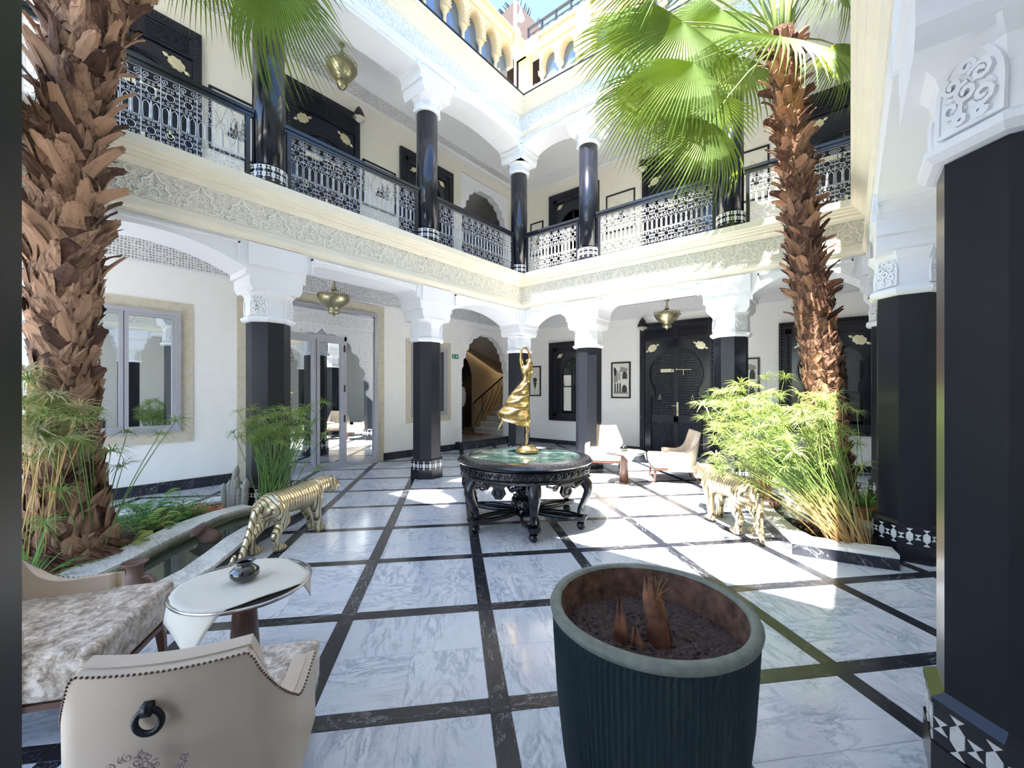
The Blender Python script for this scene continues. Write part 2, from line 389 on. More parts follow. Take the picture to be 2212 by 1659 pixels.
# ---- cornices swept round the court with mitred corners
def cor(d, side):
    x0, x1, y0, y1 = -5.58+d, .18-d, .01+.05*d, 7.18-d
    return {'left': ((x0, y0), (x0, y1)), 'back': ((x0, y1), (x1, y1)), 'right': ((x1, y1), (x1, y0)), 'near': ((x1, y0), (x0, y0))}[side]
def sweep_side(prof, side):
    b = MB(); n = len(prof); v = []
    for d, z in prof:
        a, c = cor(d, side); v += [(*a, z), (*c, z)]
    b.add(v, [(2*i, 2*((i+1) % n), 2*((i+1) % n)+1, 2*i+1) for i in range(n)]+[tuple(2*i for i in range(n)), tuple(2*i+1 for i in reversed(range(n)))])
    return b
LOWB = [(-.02, 3.31), (.03, 3.31), (.03, 3.335), (.045, 3.345), (.06, 3.37), (.06, 3.40), (.035, 3.415), (.03, 3.44), (.012, 3.47), (-.02, 3.47)]
LOWT = [(-.02, 3.78), (.012, 3.78), (.03, 3.80), (.04, 3.82), (.07, 3.83), (.07, 3.855), (.10, 3.87), (.105, 3.89), (.14, 3.90), (.15, 3.925), (.18, 3.93), (.18, 4.02), (-.02, 4.02)]
UPB = [(-.02, 7.03), (.03, 7.03), (.03, 7.06), (.06, 7.08), (.06, 7.13), (.03, 7.15), (.012, 7.20), (-.02, 7.20)]
UPT = [(-.02, 7.50), (.012, 7.50), (.05, 7.52), (.06, 7.55), (.11, 7.57), (.12, 7.60), (.19, 7.62), (.21, 7.655), (.27, 7.665), (.28, 7.70), (-.02, 7.86)]
n_ = 0
for side in ('left', 'back', 'right', 'near'):
    for prof, mt in ((LOWB, 'cream'), (LOWT, 'cream'), (UPB, 'cream' if side != 'left' else 'white'), (UPT, 'cream')):
        n_ += 1; struct(sweep_side(prof, side), 'trim_%d' % n_, mt)
    n_ += 1; struct(sweep_side([(.275, 7.695), (.30, 7.70), (.30, 7.715), (.1, 7.81)], side), 'trim_%d' % n_, 'blackiron')
# ---- carved friezes: a motif of real relief repeated along each side
def motif_mesh(name, mat, H=.31, P=.40):
    b = MB(); r = .0075
    def T(pts, rr=r, n=4): b.tube(pts, rr*1.25, n, cap=False, flat=2.1, up=(0, 1, 0))
    z0 = .02
    T([(x, 0, z) for x, z in ((-.15, z0), (-.15, .05), (-.11, .06), (-.13, .11), (-.09, .15), (-.10, .19), (-.05, .22), (-.02, .26), (0, .30), (.02, .26), (.05, .22), (.10, .19), (.09, .15), (.13, .11), (.11, .06), (.15, .05), (.15, z0))], .009)
    T(arcpts(0, .085, .045, 0, 180, 8), .006); T([(-.045, 0, .085), (-.045, 0, .045), (.045, 0, .045), (.045, 0, .085)], .006)
    for k in range(-2, 3): T([(k*.016-.01, 0, .05), (k*.016+.01, 0, .115)], .0028, 3)
    T([(-.07, 0, .035), (.07, 0, .035)], .005); T([(-.10, 0, .015), (.10, 0, .015)], .006)
    for s in (-1, 1):
        T(spiral((s*.055, .165), .030, 1.4, s, pi/2, 12), .0055); T(spiral((s*.165, .19), .032, 1.4, -s, 0, 12), .006)
        T(spiral((s*.075, .265), .026, 1.3, -s, pi, 11), .0055); T(spiral((s*.15, .10), .026, 1.4, s, pi, 11), .0055)
        T(spiral((s*.03, .215), .02, 1.2, s, 0, 10), .0048); T(spiral((s*.125, .035), .02, 1.2, -s, 0, 10), .005)
        T([(s*.2, 0, .01), (s*.185, 0, .05), (s*.2, 0, .09), (s*.18, 0, .13), (s*.2, 0, .155)], .006)
        for (x, z, a) in ((.09, .09, .6), (.035, .25, -.5), (.185, .245, .9), (.115, .225, .2), (.02, .14, .3)):
            b.ball((s*x, 0, z), (.016, .008, .007), 6, 4, Matrix.Rotation(-s*a, 3, 'Y'))
    for s in (-1, 1):
        for (x, z, r0, d, a0) in ((.035, .165, .014, 1, 0), (.105, .115, .016, -1, 1), (.145, .155, .014, 1, 2), (.07, .205, .014, -1, 3), (.165, .045, .015, 1, 4), (.06, .125, .012, 1, 5), (.12, .275, .018, 1, 0), (.18, .145, .012, -1, 1), (.085, .055, .013, 1, 2), (.15, .265, .016, -1, 3)):
            T(spiral((s*x, z), r0, 1.1, s*d, a0, 8), .0042, 3)
        T(arcpts(s*.2, .255, .036, 90, 90+s*180 if s > 0 else -90, 8), .006)
        b.ball((s*.2, 0, .255), (.012, .007, .012), 6, 4)
    T([(-.2+.4*i/16, 0, .008+.01*(i % 2)) for i in range(17)], .005, 3)
    for v in range(len(b.v)):
        x, y, z = b.v[v]; b.v[v] = (x*P/.4, y, z*H/.31)
    return b.mesh(name, mat)
mm0 = motif_mesh('carved_motif', 'relief'); mm1 = motif_mesh('carved_motif_upper', 'relief_up', H=.29)
rot_of = {'left': (0, 0, pi/2), 'back': (0, 0, 0), 'right': (0, 0, -pi/2)}
for zf, hh, mt, mesh, sfx in ((3.47, .31, 'frieze', mm0, ''), (7.20, .30, 'frieze_up', mm1, '_upper')):
    for side in ('left', 'back', 'right', 'near'):
        fr = struct(sweep_side([(-.02, zf), (.008, zf), (.008, zf+hh), (-.02, zf+hh)], side), 'trim_frieze_'+side+sfx, mt)
        if side == 'near': continue
        (ax, ay), (bx, by) = cor(.010, side); L = sqrt((bx-ax)**2+(by-ay)**2); n = int(round(L/.40)); st = L/n
        for i in range(n):
            t = (i+.5)/n
            link('carved_motif', mesh, fr, (ax+(bx-ax)*t, ay+(by-ay)*t, zf+.0), rot_of[side], (st/.4, 1, 1))
# ---- pierced plaster bands under the wing ceilings
for m, a, c, sfx in ((ML, -2.6, 10.2, 'left'), (MK, -7.95, 2.7, 'back'), (MR, -10.2, 2.6, 'right')):
    for z0, z1, s2 in ((3.39, 3.70, ''), (7.58, 7.87, '_upper')):
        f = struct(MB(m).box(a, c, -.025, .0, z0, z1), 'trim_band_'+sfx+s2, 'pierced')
        b = MB(m)
        for z in (z0-.02, z1): b.box(a, c, -.045, 0, z, z+.022)
        b.build('bead', 'white', f)
# ---- baseboards
struct(MB(ML).box(-2.6, 2.5, -.02, 0, 0, .16).box(5.3, 7.6, -.02, 0, 0, .16).box(9.62, 10.2, -.02, 0, 0, .16), 'baseboard_left', 'tileblack')
struct(MB(MK).box(-7.95, -4.12, -.02, 0, 0, .12).box(-2.35, 2.7, -.02, 0, 0, .12), 'baseboard_back', 'tileblack')
struct(MB(MR).box(-10.2, 2.6, -.02, 0, 0, .14), 'baseboard_right', 'tileblack')
# ================================================================== FLOOR
fl = struct(MB().box(-8.1, 2.8, -3., 10.3, -.12, -.004), 'floor', 'curb')
S = .9195; TH = radians(47.24); OX, OY = -2.6575, 2.7645
def gxy(i, j): return (OX+S*(i*cos(TH)-j*sin(TH)), OY+S*(i*sin(TH)+j*cos(TH)))
def tile_mesh(n, sx, sy, mat):
    b = MB(); e = .0015
    b.add([(-sx/2, -sy/2, -.02), (sx/2, -sy/2, -.02), (sx/2, sy/2, -.02), (-sx/2, sy/2, -.02),
           (-sx/2, -sy/2, -e), (sx/2, -sy/2, -e), (sx/2, sy/2, -e), (-sx/2, sy/2, -e),
           (-sx/2+e, -sy/2+e, 0), (sx/2-e, -sy/2+e, 0), (sx/2-e, sy/2-e, 0), (-sx/2+e, sy/2-e, 0)],
          [(0, 1, 5, 4), (1, 2, 6, 5), (2, 3, 7, 6), (3, 0, 4, 7), (4, 5, 9, 8), (5, 6, 10, 9), (6, 7, 11, 10), (7, 4, 8, 11), (8, 9, 10, 11)])
    return b.mesh(n, mat, recalc=False)
SW = .098; TS = (S-SW)/2-.0015
mt_ = tile_mesh('tile', TS, TS, 'tilewhite'); ms_ = tile_mesh('strip', S-SW, SW-.001, 'tileblack'); mj_ = tile_mesh('junction', SW-.001, SW-.001, 'tileblack')
rest_t, rest_s = MB(), MB(); cand_t, cand_s = [], []
for i in range(-16, 17):
    for j in range(-16, 17):
        def inside(x, y): return -7.93 < x < 2.65 and -2.5 < y < 10.15
        for a, c in ((.25, .25), (.75, .25), (.25, .75), (.75, .75)):
            u = SW/2/S+(a-.25)*2*0.0
            gx = i+(SW/2+TS*.5+.001)/S if a < .5 else i+1-(SW/2+TS*.5+.001)/S
            gy = j+(SW/2+TS*.5+.001)/S if c < .5 else j+1-(SW/2+TS*.5+.001)/S
            x, y = gxy(gx, gy)
            if inside(x, y): cand_t.append((x, y, random.choice((0, 1, 2, 3))*pi/2))
        for (gx, gy, r, kind) in ((i+.5, j, 0, 's'), (i, j+.5, pi/2, 's'), (i, j, 0, 'j')):
            x, y = gxy(gx, gy)
            if inside(x, y): cand_s.append((x, y, r, kind))
def seen_rank(x, y):
    D = -x*sin(YAW)+y*cos(YAW); X = x*cos(YAW)+y*sin(YAW)
    if D < .9 or abs(X/D) > 1.4: return 1e9
    wing = 3 if (x < -5.85 or y > 7.6 or x > .4) else 0
    return D+wing
cand_t.sort(key=lambda c: seen_rank(c[0], c[1])); cand_s.sort(key=lambda c: seen_rank(c[0], c[1]))
for k, (x, y, r) in enumerate(cand_t):
    if k < 290: link('tile', mt_, fl, (x, y, 0), (0, 0, TH+r))
    else:
        mm = Matrix.Translation((x, y, 0)) @ Matrix.Rotation(TH, 4, 'Z'); h = TS/2
        rest_t.add([mm @ Vector(p) for p in ((-h, -h, 0), (h, -h, 0), (h, h, 0), (-h, h, 0), (-h, -h, -.02), (h, -h, -.02), (h, h, -.02), (-h, h, -.02))], [(0, 1, 2, 3), (4, 5, 1, 0), (5, 6, 2, 1), (6, 7, 3, 2), (7, 4, 0, 3)])
for k, (x, y, r, kind) in enumerate(cand_s):
    if k < 280: link('strip' if kind == 's' else 'junction', ms_ if kind == 's' else mj_, fl, (x, y, 0), (0, 0, TH+r))
    else:
        mm = Matrix.Translation((x, y, 0)) @ Matrix.Rotation(TH+r, 4, 'Z'); h = (S-SW)/2 if kind == 's' else SW/2
        rest_s.add([mm @ Vector(p) for p in ((-h, -SW/2, 0), (h, -SW/2, 0), (h, SW/2, 0), (-h, SW/2, 0), (-h, -SW/2, -.02), (h, -SW/2, -.02), (h, SW/2, -.02), (-h, SW/2, -.02))], [(0, 1, 2, 3), (4, 5, 1, 0), (5, 6, 2, 1), (6, 7, 3, 2), (7, 4, 0, 3)])
tag(rest_t.build('far_tiles', 'tilewhite', fl, recalc=False), kind='stuff'); tag(rest_s.build('far_strips', 'tileblack', fl, recalc=False), kind='stuff')
# ================================================================== COLUMNS
def oct_pts(r): return [(r*cos(pi/8+k*pi/4), r*sin(pi/8+k*pi/4)) for k in range(8)]
cap_l = MB().lathe([(.262, 2.37), (.285, 2.375), (.31, 2.40), (.31, 2.425), (.285, 2.44), (.255, 2.46), (.255, 2.62), (.275, 2.70), (.32, 2.76)], 8, ph=pi/8).mesh('capital', 'white')
cap_u = MB().lathe([(.195, 6.40), (.235, 6.405), (.25, 6.43), (.235, 6.46), (.205, 6.48), (.21, 6.54), (.26, 6.60), (.31, 6.66)], 8, ph=pi/8).mesh('capital_upper', 'white')
def carved_panel_mesh(w, h):
    b = MB(); o = [(-w/2, 0), (w/2, 0), (w/2, h*.45)]+[(w/2*cos(a), h*.45+h*.55*sin(a)) for a in [radians(q) for q in range(15, 180, 15)]]+[(-w/2, h*.45)]
    b.prism(o, -.006, .012)
    b.tube([(x, -.008, z) for x, z in o], .011, 4, closed=True, cap=False)
    for (x, z, r, d) in ((0, .45, .17, 1), (-.25, .3, .17, -1), (.25, .3, .17, 1), (-.22, .62, .15, 1), (.22, .62, .15, -1), (0, .78, .13, 1), (-.1, .12, .11, 1), (.2, .1, .1, -1)):
        b.tube(spiral((x*w, z*h), r*w*1.15, 1.4, d, random.random()*6, 12, y=-.012), .0105*w/.19, 4, cap=False, flat=1.6, up=(0, 1, 0))
    for (x, z, a) in ((-.12, .28, .6), (.13, .58, -.4), (.0, .64, 1.2), (-.3, .46, .2), (.33, .45, .9)):
        b.ball((x*w, -.01, z*h), (.022, .010, .010), 6, 4, Matrix.Rotation(a, 3, 'Y'))
    return b.mesh('carved_panel', 'white')
cp_l = carved_panel_mesh(.195, .26); cp_u = carved_panel_mesh(.12, .2)
shaft_l = MB().lathe([(.25, .33), (.25, 2.375)], 8, ph=pi/8).mesh('shaft', 'shaft')
base_l = MB().lathe([(.292, 0), (.292, .155), (.284, .155), (.284, .305), (.292, .305), (.292, .325), (.25, .35)], 8, ph=pi/8).mesh('base', 'mosaicblack')
shaft_u = MB().lathe([(.185, 4.0), (.185, 6.41)], 32).mesh('shaft_upper', 'lacquer', smooth=False)
shaft_u.polygons.foreach_set('use_smooth', [len(p.vertices) == 4 for p in shaft_u.polygons])
base_u = MB().lathe([(.215, 4.0), (.215, 4.345), (.19, 4.36)], 32).mesh('base_upper', 'mosaicblack')
# mosaic pieces: squares and hourglasses set proud of a black band
def mosaic_piece(b, o, u, w, c, kind):
    h = c*.46
    def P(a, d, e=0): return tuple(Vector(o)+Vector(u)*a+Vector((0, 0, 1))*d+Vector(w)*e)
    if kind == 'sq': q = [[(-h, -h), (h, -h), (h, h), (-h, h)]]
    else: q = [[(-h, -h), (h, -h), (0, 0)], [(0, 0), (h, h), (-h, h)]]
    for t in q:
        n = len(t); b.add([P(a, d, .0) for a, d in t]+[P(a, d, .004) for a, d in t], [tuple(range(n, 2*n))]+[(i, (i+1) % n, (i+1) % n+n, i+n) for i in range(n)])
sqm = MB(); mosaic_piece(sqm, (0, 0, 0), (1, 0, 0), (0, -1, 0), .050, 'sq'); sqm = sqm.mesh('mosaic_tile', 'mosaic')
hgm = MB(); mosaic_piece(hgm, (0, 0, 0), (1, 0, 0), (0, -1, 0), .050, 'hg'); hgm = hgm.mesh('mosaic_hourglass', 'mosaic')
def cell_kind(i, j):
    if (i+j) % 2: return 'hg'
    return 'sq' if i % 2 else None
def band_lower(root, single):
    pts = oct_pts(.2845); b = MB(); side = 2*.2845*sin(pi/8); n = 4; c = side/n*.99; z0 = .16
    for k in range(8):
        a = Vector((*pts[k], 0)); d = Vector((*pts[(k+1) % 8], 0)); u = (d-a).normalized(); w = Vector((u.y, -u.x, 0))
        ang = atan2(u.y, u.x)
        for i in range(n):
            for j in range(3):
                kd = cell_kind(i+k*n, j)
                if not kd: continue
                p = a+u*((i+.5)*side/n)+Vector((0, 0, z0+.0235+j*.0475))
                if single: link('mosaic_tile', sqm if kd == 'sq' else hgm, root, p, (0, 0, ang))
                else: mosaic_piece(b, p, u, w, .050, kd)
    if not single: tag(b.build('mosaic_band', 'mosaic', root), kind='stuff')
def band_upper(root):
    b = MB(); n = 26
    for i in range(n):
        a = 2*pi*(i+.5)/n; u = Vector((-sin(a), cos(a), 0)); w = Vector((cos(a), sin(a), 0))
        for j in range(4):
            kd = cell_kind(i, j)
            if kd: mosaic_piece(b, w*.214+Vector((0, 0, 4.16+.022+j*.045)), -u, w, .050, kd)
    tag(b.build('mosaic_band', 'mosaic', root), kind='stuff')
def column(x, y, lower, upper, single=False):
    r = thing('column', lower, 'column', (x, y, 0), group='octagonal black columns of the ground floor arcade')
    link('base', base_l, r); link('shaft', shaft_l, r); link('capital', cap_l, r); band_lower(r, single)
    for k in range(4):
        a = pi/4+k*pi/2; link('carved_panel', cp_l, r, (.243*cos(a), .243*sin(a), 2.465), (0, 0, a+pi/2))
    if upper:
        r = thing('gallery_column', upper, 'column', (x, y, 0), group='round black columns of the upper gallery')
        link('base', base_u, r); link('shaft', shaft_u, r); link('capital', cap_u, r); band_upper(r)
        for k in range(4):
            a = pi/4+k*pi/2; link('carved_panel', cp_u, r, (.203*cos(a), .203*sin(a), 6.47), (0, 0, a+pi/2))
column(-5.85, 2.2, 'black octagonal column behind the papyrus clump left of the glass door', 'round black gallery column right of the left palm, its tiled foot showing above the cornice')
column(-5.85, 4.80, 'black octagonal column standing between the glass door and the small window', 'round black gallery column third from the right palm, below a white bracket left of the corner')
column(-5.85, 7.45, 'black octagonal corner column behind the gold dancer statue', 'slim round black gallery column in the inner corner of the balcony')
column(-4.08, 7.45, 'grey-lit black octagonal column just left of the tufted cream chair back', 'sunlit blotchy black gallery column right of the inner corner')
column(-1.50, 7.45, 'black octagonal column left of the right palm, by the carved door', 'round black gallery column behind the hanging palm fronds')
column(.45, 7.45, 'slim-looking black octagonal column right of the right palm, half hidden by a nearer one', 'round black gallery column hidden at the right end of the far balcony')
column(.43, 5.32, 'black octagonal column at the right planter with black and white tile band', None, True)
column(.51, 2.38, 'very large near black column cut off by the right edge of the picture', None, True)
column(-1.20, -.2065, 'out-of-focus dark column filling the left edge of the picture', None)
# ================================================================== RAILINGS
def iron_unit():
    b = MB(); r = .0042
    def T(p, rr=r, n=3, cl=False): b.tube(p, rr, n, cap=False, closed=cl)
    U = .17
    for z in (.0, .12, .32, .54, .74, .83): T([(-U/2, 0, z), (U/2, 0, z)], .004)
    T([(-U/2, 0, 0), (-U/2, 0, .83)], .0045)
    for zc in (.22, .64):
        T([(.042*cos(a), 0, zc+.042*sin(a)) for a in [2*pi*i/8 for i in range(8)]], .0045, 3, True)
        for k in range(8):
            a = 2*pi*(k+.5)/8; T(spiral((.062*cos(a), zc+.072*sin(a)), .019, 1.2, 1 if k % 2 else -1, a, 8), .0038)
        for sx in (-1, 1):
            for sz in (-1, 1): T(spiral((sx*.068, zc+sz*.082), .016, 1.1, sx*sz, 0, 7), .0036)
    for x in (-.042, .042):
        T([(x-.026, 0, .34), (x-.030, 0, .43), (x-.028, 0, .49), (x, 0, .525), (x+.028, 0, .49), (x+.030, 0, .43), (x+.026, 0, .34)], .0045)
        T([(x-.03, 0, .335), (x+.03, 0, .335)], .005)
    b.tube([(0, 0, .33), (0, 0, .37), (0, 0, .43), (0, 0, .50), (0, 0, .53)], [.004, .010, .005, .009, .004], 5, cap=False)
    for x in (-.043, .043):
        T(spiral((x, .06), .038, 1.4, 1 if x > 0 else -1, pi/2, 10), .0042); T(spiral((x, .785), .034, 1.4, 1 if x > 0 else -1, -pi/2, 10), .0042)
    return b.mesh('scrollwork', 'iron')
iu = iron_unit()
def railing(m, a, c, label):
    r = thing('balcony_railing', label, 'railing', m=m @ Matrix.Translation(((a+c)/2, 0, 4.0)), group='black framed railings of the upper gallery')
    h = (c-a)/2-.22
    MB().box(-h-.04, h+.04, -.045, .045, 1.0, 1.045).box(-h-.04, h+.04, -.03, .03, .955, 1.0).build('handrail', 'rail', r)
    MB().box(-h, h, -.02, .02, .06, .085).build('bottom_rail', 'rail', r)
    for x in (-h, h-.05): MB().box(x, x+.05, -.025, .025, 0, .955).build('post', 'rail', r)
    n = max(1, int(round((2*h-.1)/.17))); u = (2*h-.1)/n
    for i in range(n): link('scrollwork', iu, r, (-h+.05+u*(i+.5), 0, .095), None, (u/.17, 1, 1.03))
railing(AL, YL[0], YL[1], 'long balcony railing behind the left palm trunk'); railing(AL, YL[1], YL[2], 'balcony railing under the hanging brass bowl lamp of the upper gallery'); railing(AL, YL[2], YL[3], 'balcony railing left of the inner corner with a white pilaster seen through')
railing(AK, XK[0], XK[1], 'short sunlit balcony railing just right of the inner corner'); railing(AK, XK[1], XK[2], 'half-sunlit balcony railing below the hanging palm frond'); railing(AK, XK[2], XK[3], 'balcony railing behind the right palm trunk')
# ================================================================== THIRD-LEVEL ARCADE
def horseshoe(hw, zs, ze, n=14, over=14):
    return [(hw*1.0*cos(radians(a)), zs+(ze-zs)*sin(radians(a))) for a in [-over+(180+2*over)*i/n for i in range(n+1)]]
def roof_arcade(name, m, xs, pil):
    b = MB(m)
    for i, (a, c) in enumerate(zip(xs, xs[1:])):
        h = (c-a)/2; mid = (a+c)/2
        arc = [(mid-x, z) for x, z in horseshoe(h-.065, 8.64, 8.94)][::1]
        b.prism([(a, 8.56)]+[(a+.04, 8.56)]+arc+[(c-.04, 8.56), (c, 8.56), (c, 9.06), (a, 9.06)], -.10, .10)
    x0, x1 = xs[0], xs[-1]
    b.box(x0, x1, -.11, .11, 9.06, 9.30).box(x0, x1, -.16, .16, 9.30, 9.34).box(x0, x1, -.14, .14, 9.34, 9.39).box(x0, x1, -.13, .13, 9.05, 9.08)
    o = struct(b, name, 'ivory')
    MB(m).box(x0+.02, x1-.02, .05, .06, 8.06, 9.0).build('roof_glazing', 'roofpane', o)
    rb = MB(m)
    for (a, c) in zip(xs, xs[1:]):
        h = (c-a)/2; mid = (a+c)/2
        pts = horseshoe(h-.045, 8.64, 8.965, 18)
        for (x, z) in pts: rb.box(mid-x-.012, mid-x+.012, -.125, -.095, z-.014, z+.014)
    tag(rb.build('arch_beads', 'ivory', o), kind='stuff')
    kb = MB(m); n = int((x1-x0)/.075)
    for k in range(n): kb.box(x0+k*.075, x0+k*.075+.03, -.12, -.10, 9.14, 9.17).box(x0+k*.075+.03, x0+k*.075+.05, -.118, -.10, 9.22, 9.25)
    tag(kb.build('inscription_relief', 'relief', o), kind='stuff')
    cm = MB().lathe([(.045, 8.05), (.05, 8.10), (.034, 8.13), (.030, 8.42), (.036, 8.44), (.034, 8.46), (.05, 8.49), (.065, 8.525), (.085, 8.535), (.085, 8.565)], 10).mesh('colonnette', 'ivory', True)
    for i, x in enumerate(xs[1:-1] if pil else xs[:-1]):
        p = m @ Vector((x, 0, 0)); link('colonnette', cm, o, p)
MTL = mtx((-5.8, 0, 0), (0, 1, 0), (-1, 0, 0)); MTK = mtx((0, 7.59, 0), (1, 0, 0), (0, 1, 0))
ys = [7.05-.47*k for k in range(12)][::-1]
roof_arcade('wall_roof_left', MTL, ys, False); 
roof_arcade('wall_roof_back', MTK, [-5.31+.47*k for k in range(3)], False)
roof_arcade('wall_roof_back.001', MTK, [-4.05+.47*k for k in range(9)], False)
struct(MB().box(-5.93, -5.31, 7.45, 7.70, 9.05, 9.39).box(-5.93, -5.67, 7.05, 7.70, 9.05, 9.39).box(-5.66, -5.60, 7.49, 7.60, 8.05, 9.06).box(-5.9, -5.66, 7.50, 7.72, 8.05, 9.06).box(-4.37, -4.02, 7.44, 7.70, 8.05, 9.36).box(-5.31, -.3, 7.46, 7.5, 9.38, 9.40), 'wall_roof_corner', 'ivory')
struct(MB().box(-8.0, -5.62, -2.7, 10.25, 8.0, 8.06).box(-5.7, .2, 7.3, 10.25, 8.0, 8.06), 'floor_roof', 'cream')
r = thing('roof_railing', 'black railing along the top of the cream roof arcade', 'railing', (0, 0, 0))
b = MB(); b.box(-5.8, -.5, 7.70, 7.74, 9.86, 9.91).box(-5.8, -.5, 7.705, 7.725, 9.72, 9.74)
b.build('handrail', 'blackiron', r)
for k in range(14): MB().box(-5.8+k*.38, -5.76+k*.38, 7.70, 7.73, 9.38, 9.87).build('post', 'blackiron', r)
for k in range(13):
    x = -5.8+k*.38; MB().tube([(x+.05, 7.715, 9.4), (x+.19, 7.715, 9.72), (x+.33, 7.715, 9.4)], .008, 4).tube([(x+.03, 7.715, 9.7), (x+.19, 7.715, 9.45), (x+.36, 7.715, 9.7)], .008, 4).build('lattice', 'blackiron', r)
def camw(px, py, D): X = (px-1106)/900*D; return (X*cos(YAW)-D*sin(YAW), X*sin(YAW)+D*cos(YAW), 1.5+(847-py)/900*D)
ux, uy, uz = camw(1112, 78, 15.0)
r = thing('thatched_parasol', 'brown reed thatched parasol on the roof against the sky', 'parasol', (ux, uy, uz), radians(39+4))
b = MB(); b.add([(0, 0, 1.3), (-1.5, -1.5, -1.75), (1.5, -1.5, -1.75), (1.5, 1.5, -1.75), (-1.5, 1.5, -1.75), (0, 0, 1.1), (-1.42, -1.42, -1.8), (1.42, -1.42, -1.8), (1.42, 1.42, -1.8), (-1.42, 1.42, -1.8)],
      [(0, 1, 2), (0, 2, 3), (0, 3, 4), (0, 4, 1), (5, 7, 6), (5, 8, 7), (5, 9, 8), (5, 6, 9), (1, 6, 7, 2), (2, 7, 8, 3), (3, 8, 9, 4), (4, 9, 6, 1)]); b.build('thatch', 'thatch', r)
b = MB()
for k in range(170):
    s_ = k % 4; t = random.uniform(-1, 1)*1.5; zz = -1.78; a = s_*pi/2; p = Matrix.Rotation(a, 3, 'Z') @ Vector((t, -1.47, zz)); q = Matrix.Rotation(a, 3, 'Z') @ Vector((t*1.03, -1.63, zz-.13)); b.tube([p, q], [.02, .008], 3)
for k in range(70):
    s_ = k % 4; t = random.uniform(.05, 1); a = s_*pi/2; p = Matrix.Rotation(a, 3, 'Z') @ Vector((-1.5*t, -1.5*t, -1.75*t)); p.z = 1.3-3.05*t; q = p+Matrix.Rotation(a, 3, 'Z') @ Vector((-.14, -.05, .10)); b.tube([p, q], [.02, .008], 3)
tag(b.build('loose_reeds', 'thatch', r), kind='stuff'); MB().lathe([(.05, -5.6), (.05, 1.0)], 8).build('pole', 'wood', r)
lx, ly, lz = camw(1113, 95, 11.5)
r = thing('roof_lamp', 'white lamp post with bell shade on the roof in front of the parasol', 'lamp', (lx, ly, lz), 0)
MB().lathe([(.035, -1.9), (.035, -.1), (.06, 0), (.15, .12), (.17, .25), (.13, .38), (.05, .45), (.045, 1.15)], 12).build('post', 'white', r, True)
MB().lathe([(.11, .52), (.09, .6), (.05, .68), (.02, .8)], 12, c=(.16, .04, .1)).tube([(0, 0, 1.1), (.1, .02, 1.12), (.16, .04, .9)], .012, 5).build('bell_shade', 'white', r, True)
# ================================================================== CARVED DOORS AND WINDOWS
def tf(m, x, y, z): return m @ Matrix.Translation((x, y, z))
def keyhole(hw, zc, R, z0):
    rt = [(hw*.90, z0), (hw*.90, zc-R*.92), (hw*.80, zc-R*.86), (hw*.74, zc-R*.78), (hw*.78, zc-R*.64)]
    arc = [(R*cos(radians(a)), zc+R*sin(radians(a))) for a in range(-36, 217, 9)]
    lf = [(-x, z) for x, z in reversed(rt)]
    return rt+arc+lf
def plaque_mesh(s):
    b = MB(); n = 20
    o = [(s*(.115+.012*cos(8*2*pi*i/n))*cos(2*pi*i/n), s*(.085+.010*cos(8*2*pi*i/n))*sin(2*pi*i/n)) for i in range(n)]
    b.prism(o, -.012, 0); b.prism([(x*.62, z*.62) for x, z in o], -.020, -.01)
    for sx in (-1, 1): b.ball((sx*s*.145, -.006, 0), (s*.028, .008, s*.028), 8, 5); b.ball((sx*s*.175, -.006, 0), (s*.014, .006, s*.014), 6, 4)
    return b.mesh('corner_plaque', 'goldpale')
plq = plaque_mesh(1.); plqs = plaque_mesh(.62)
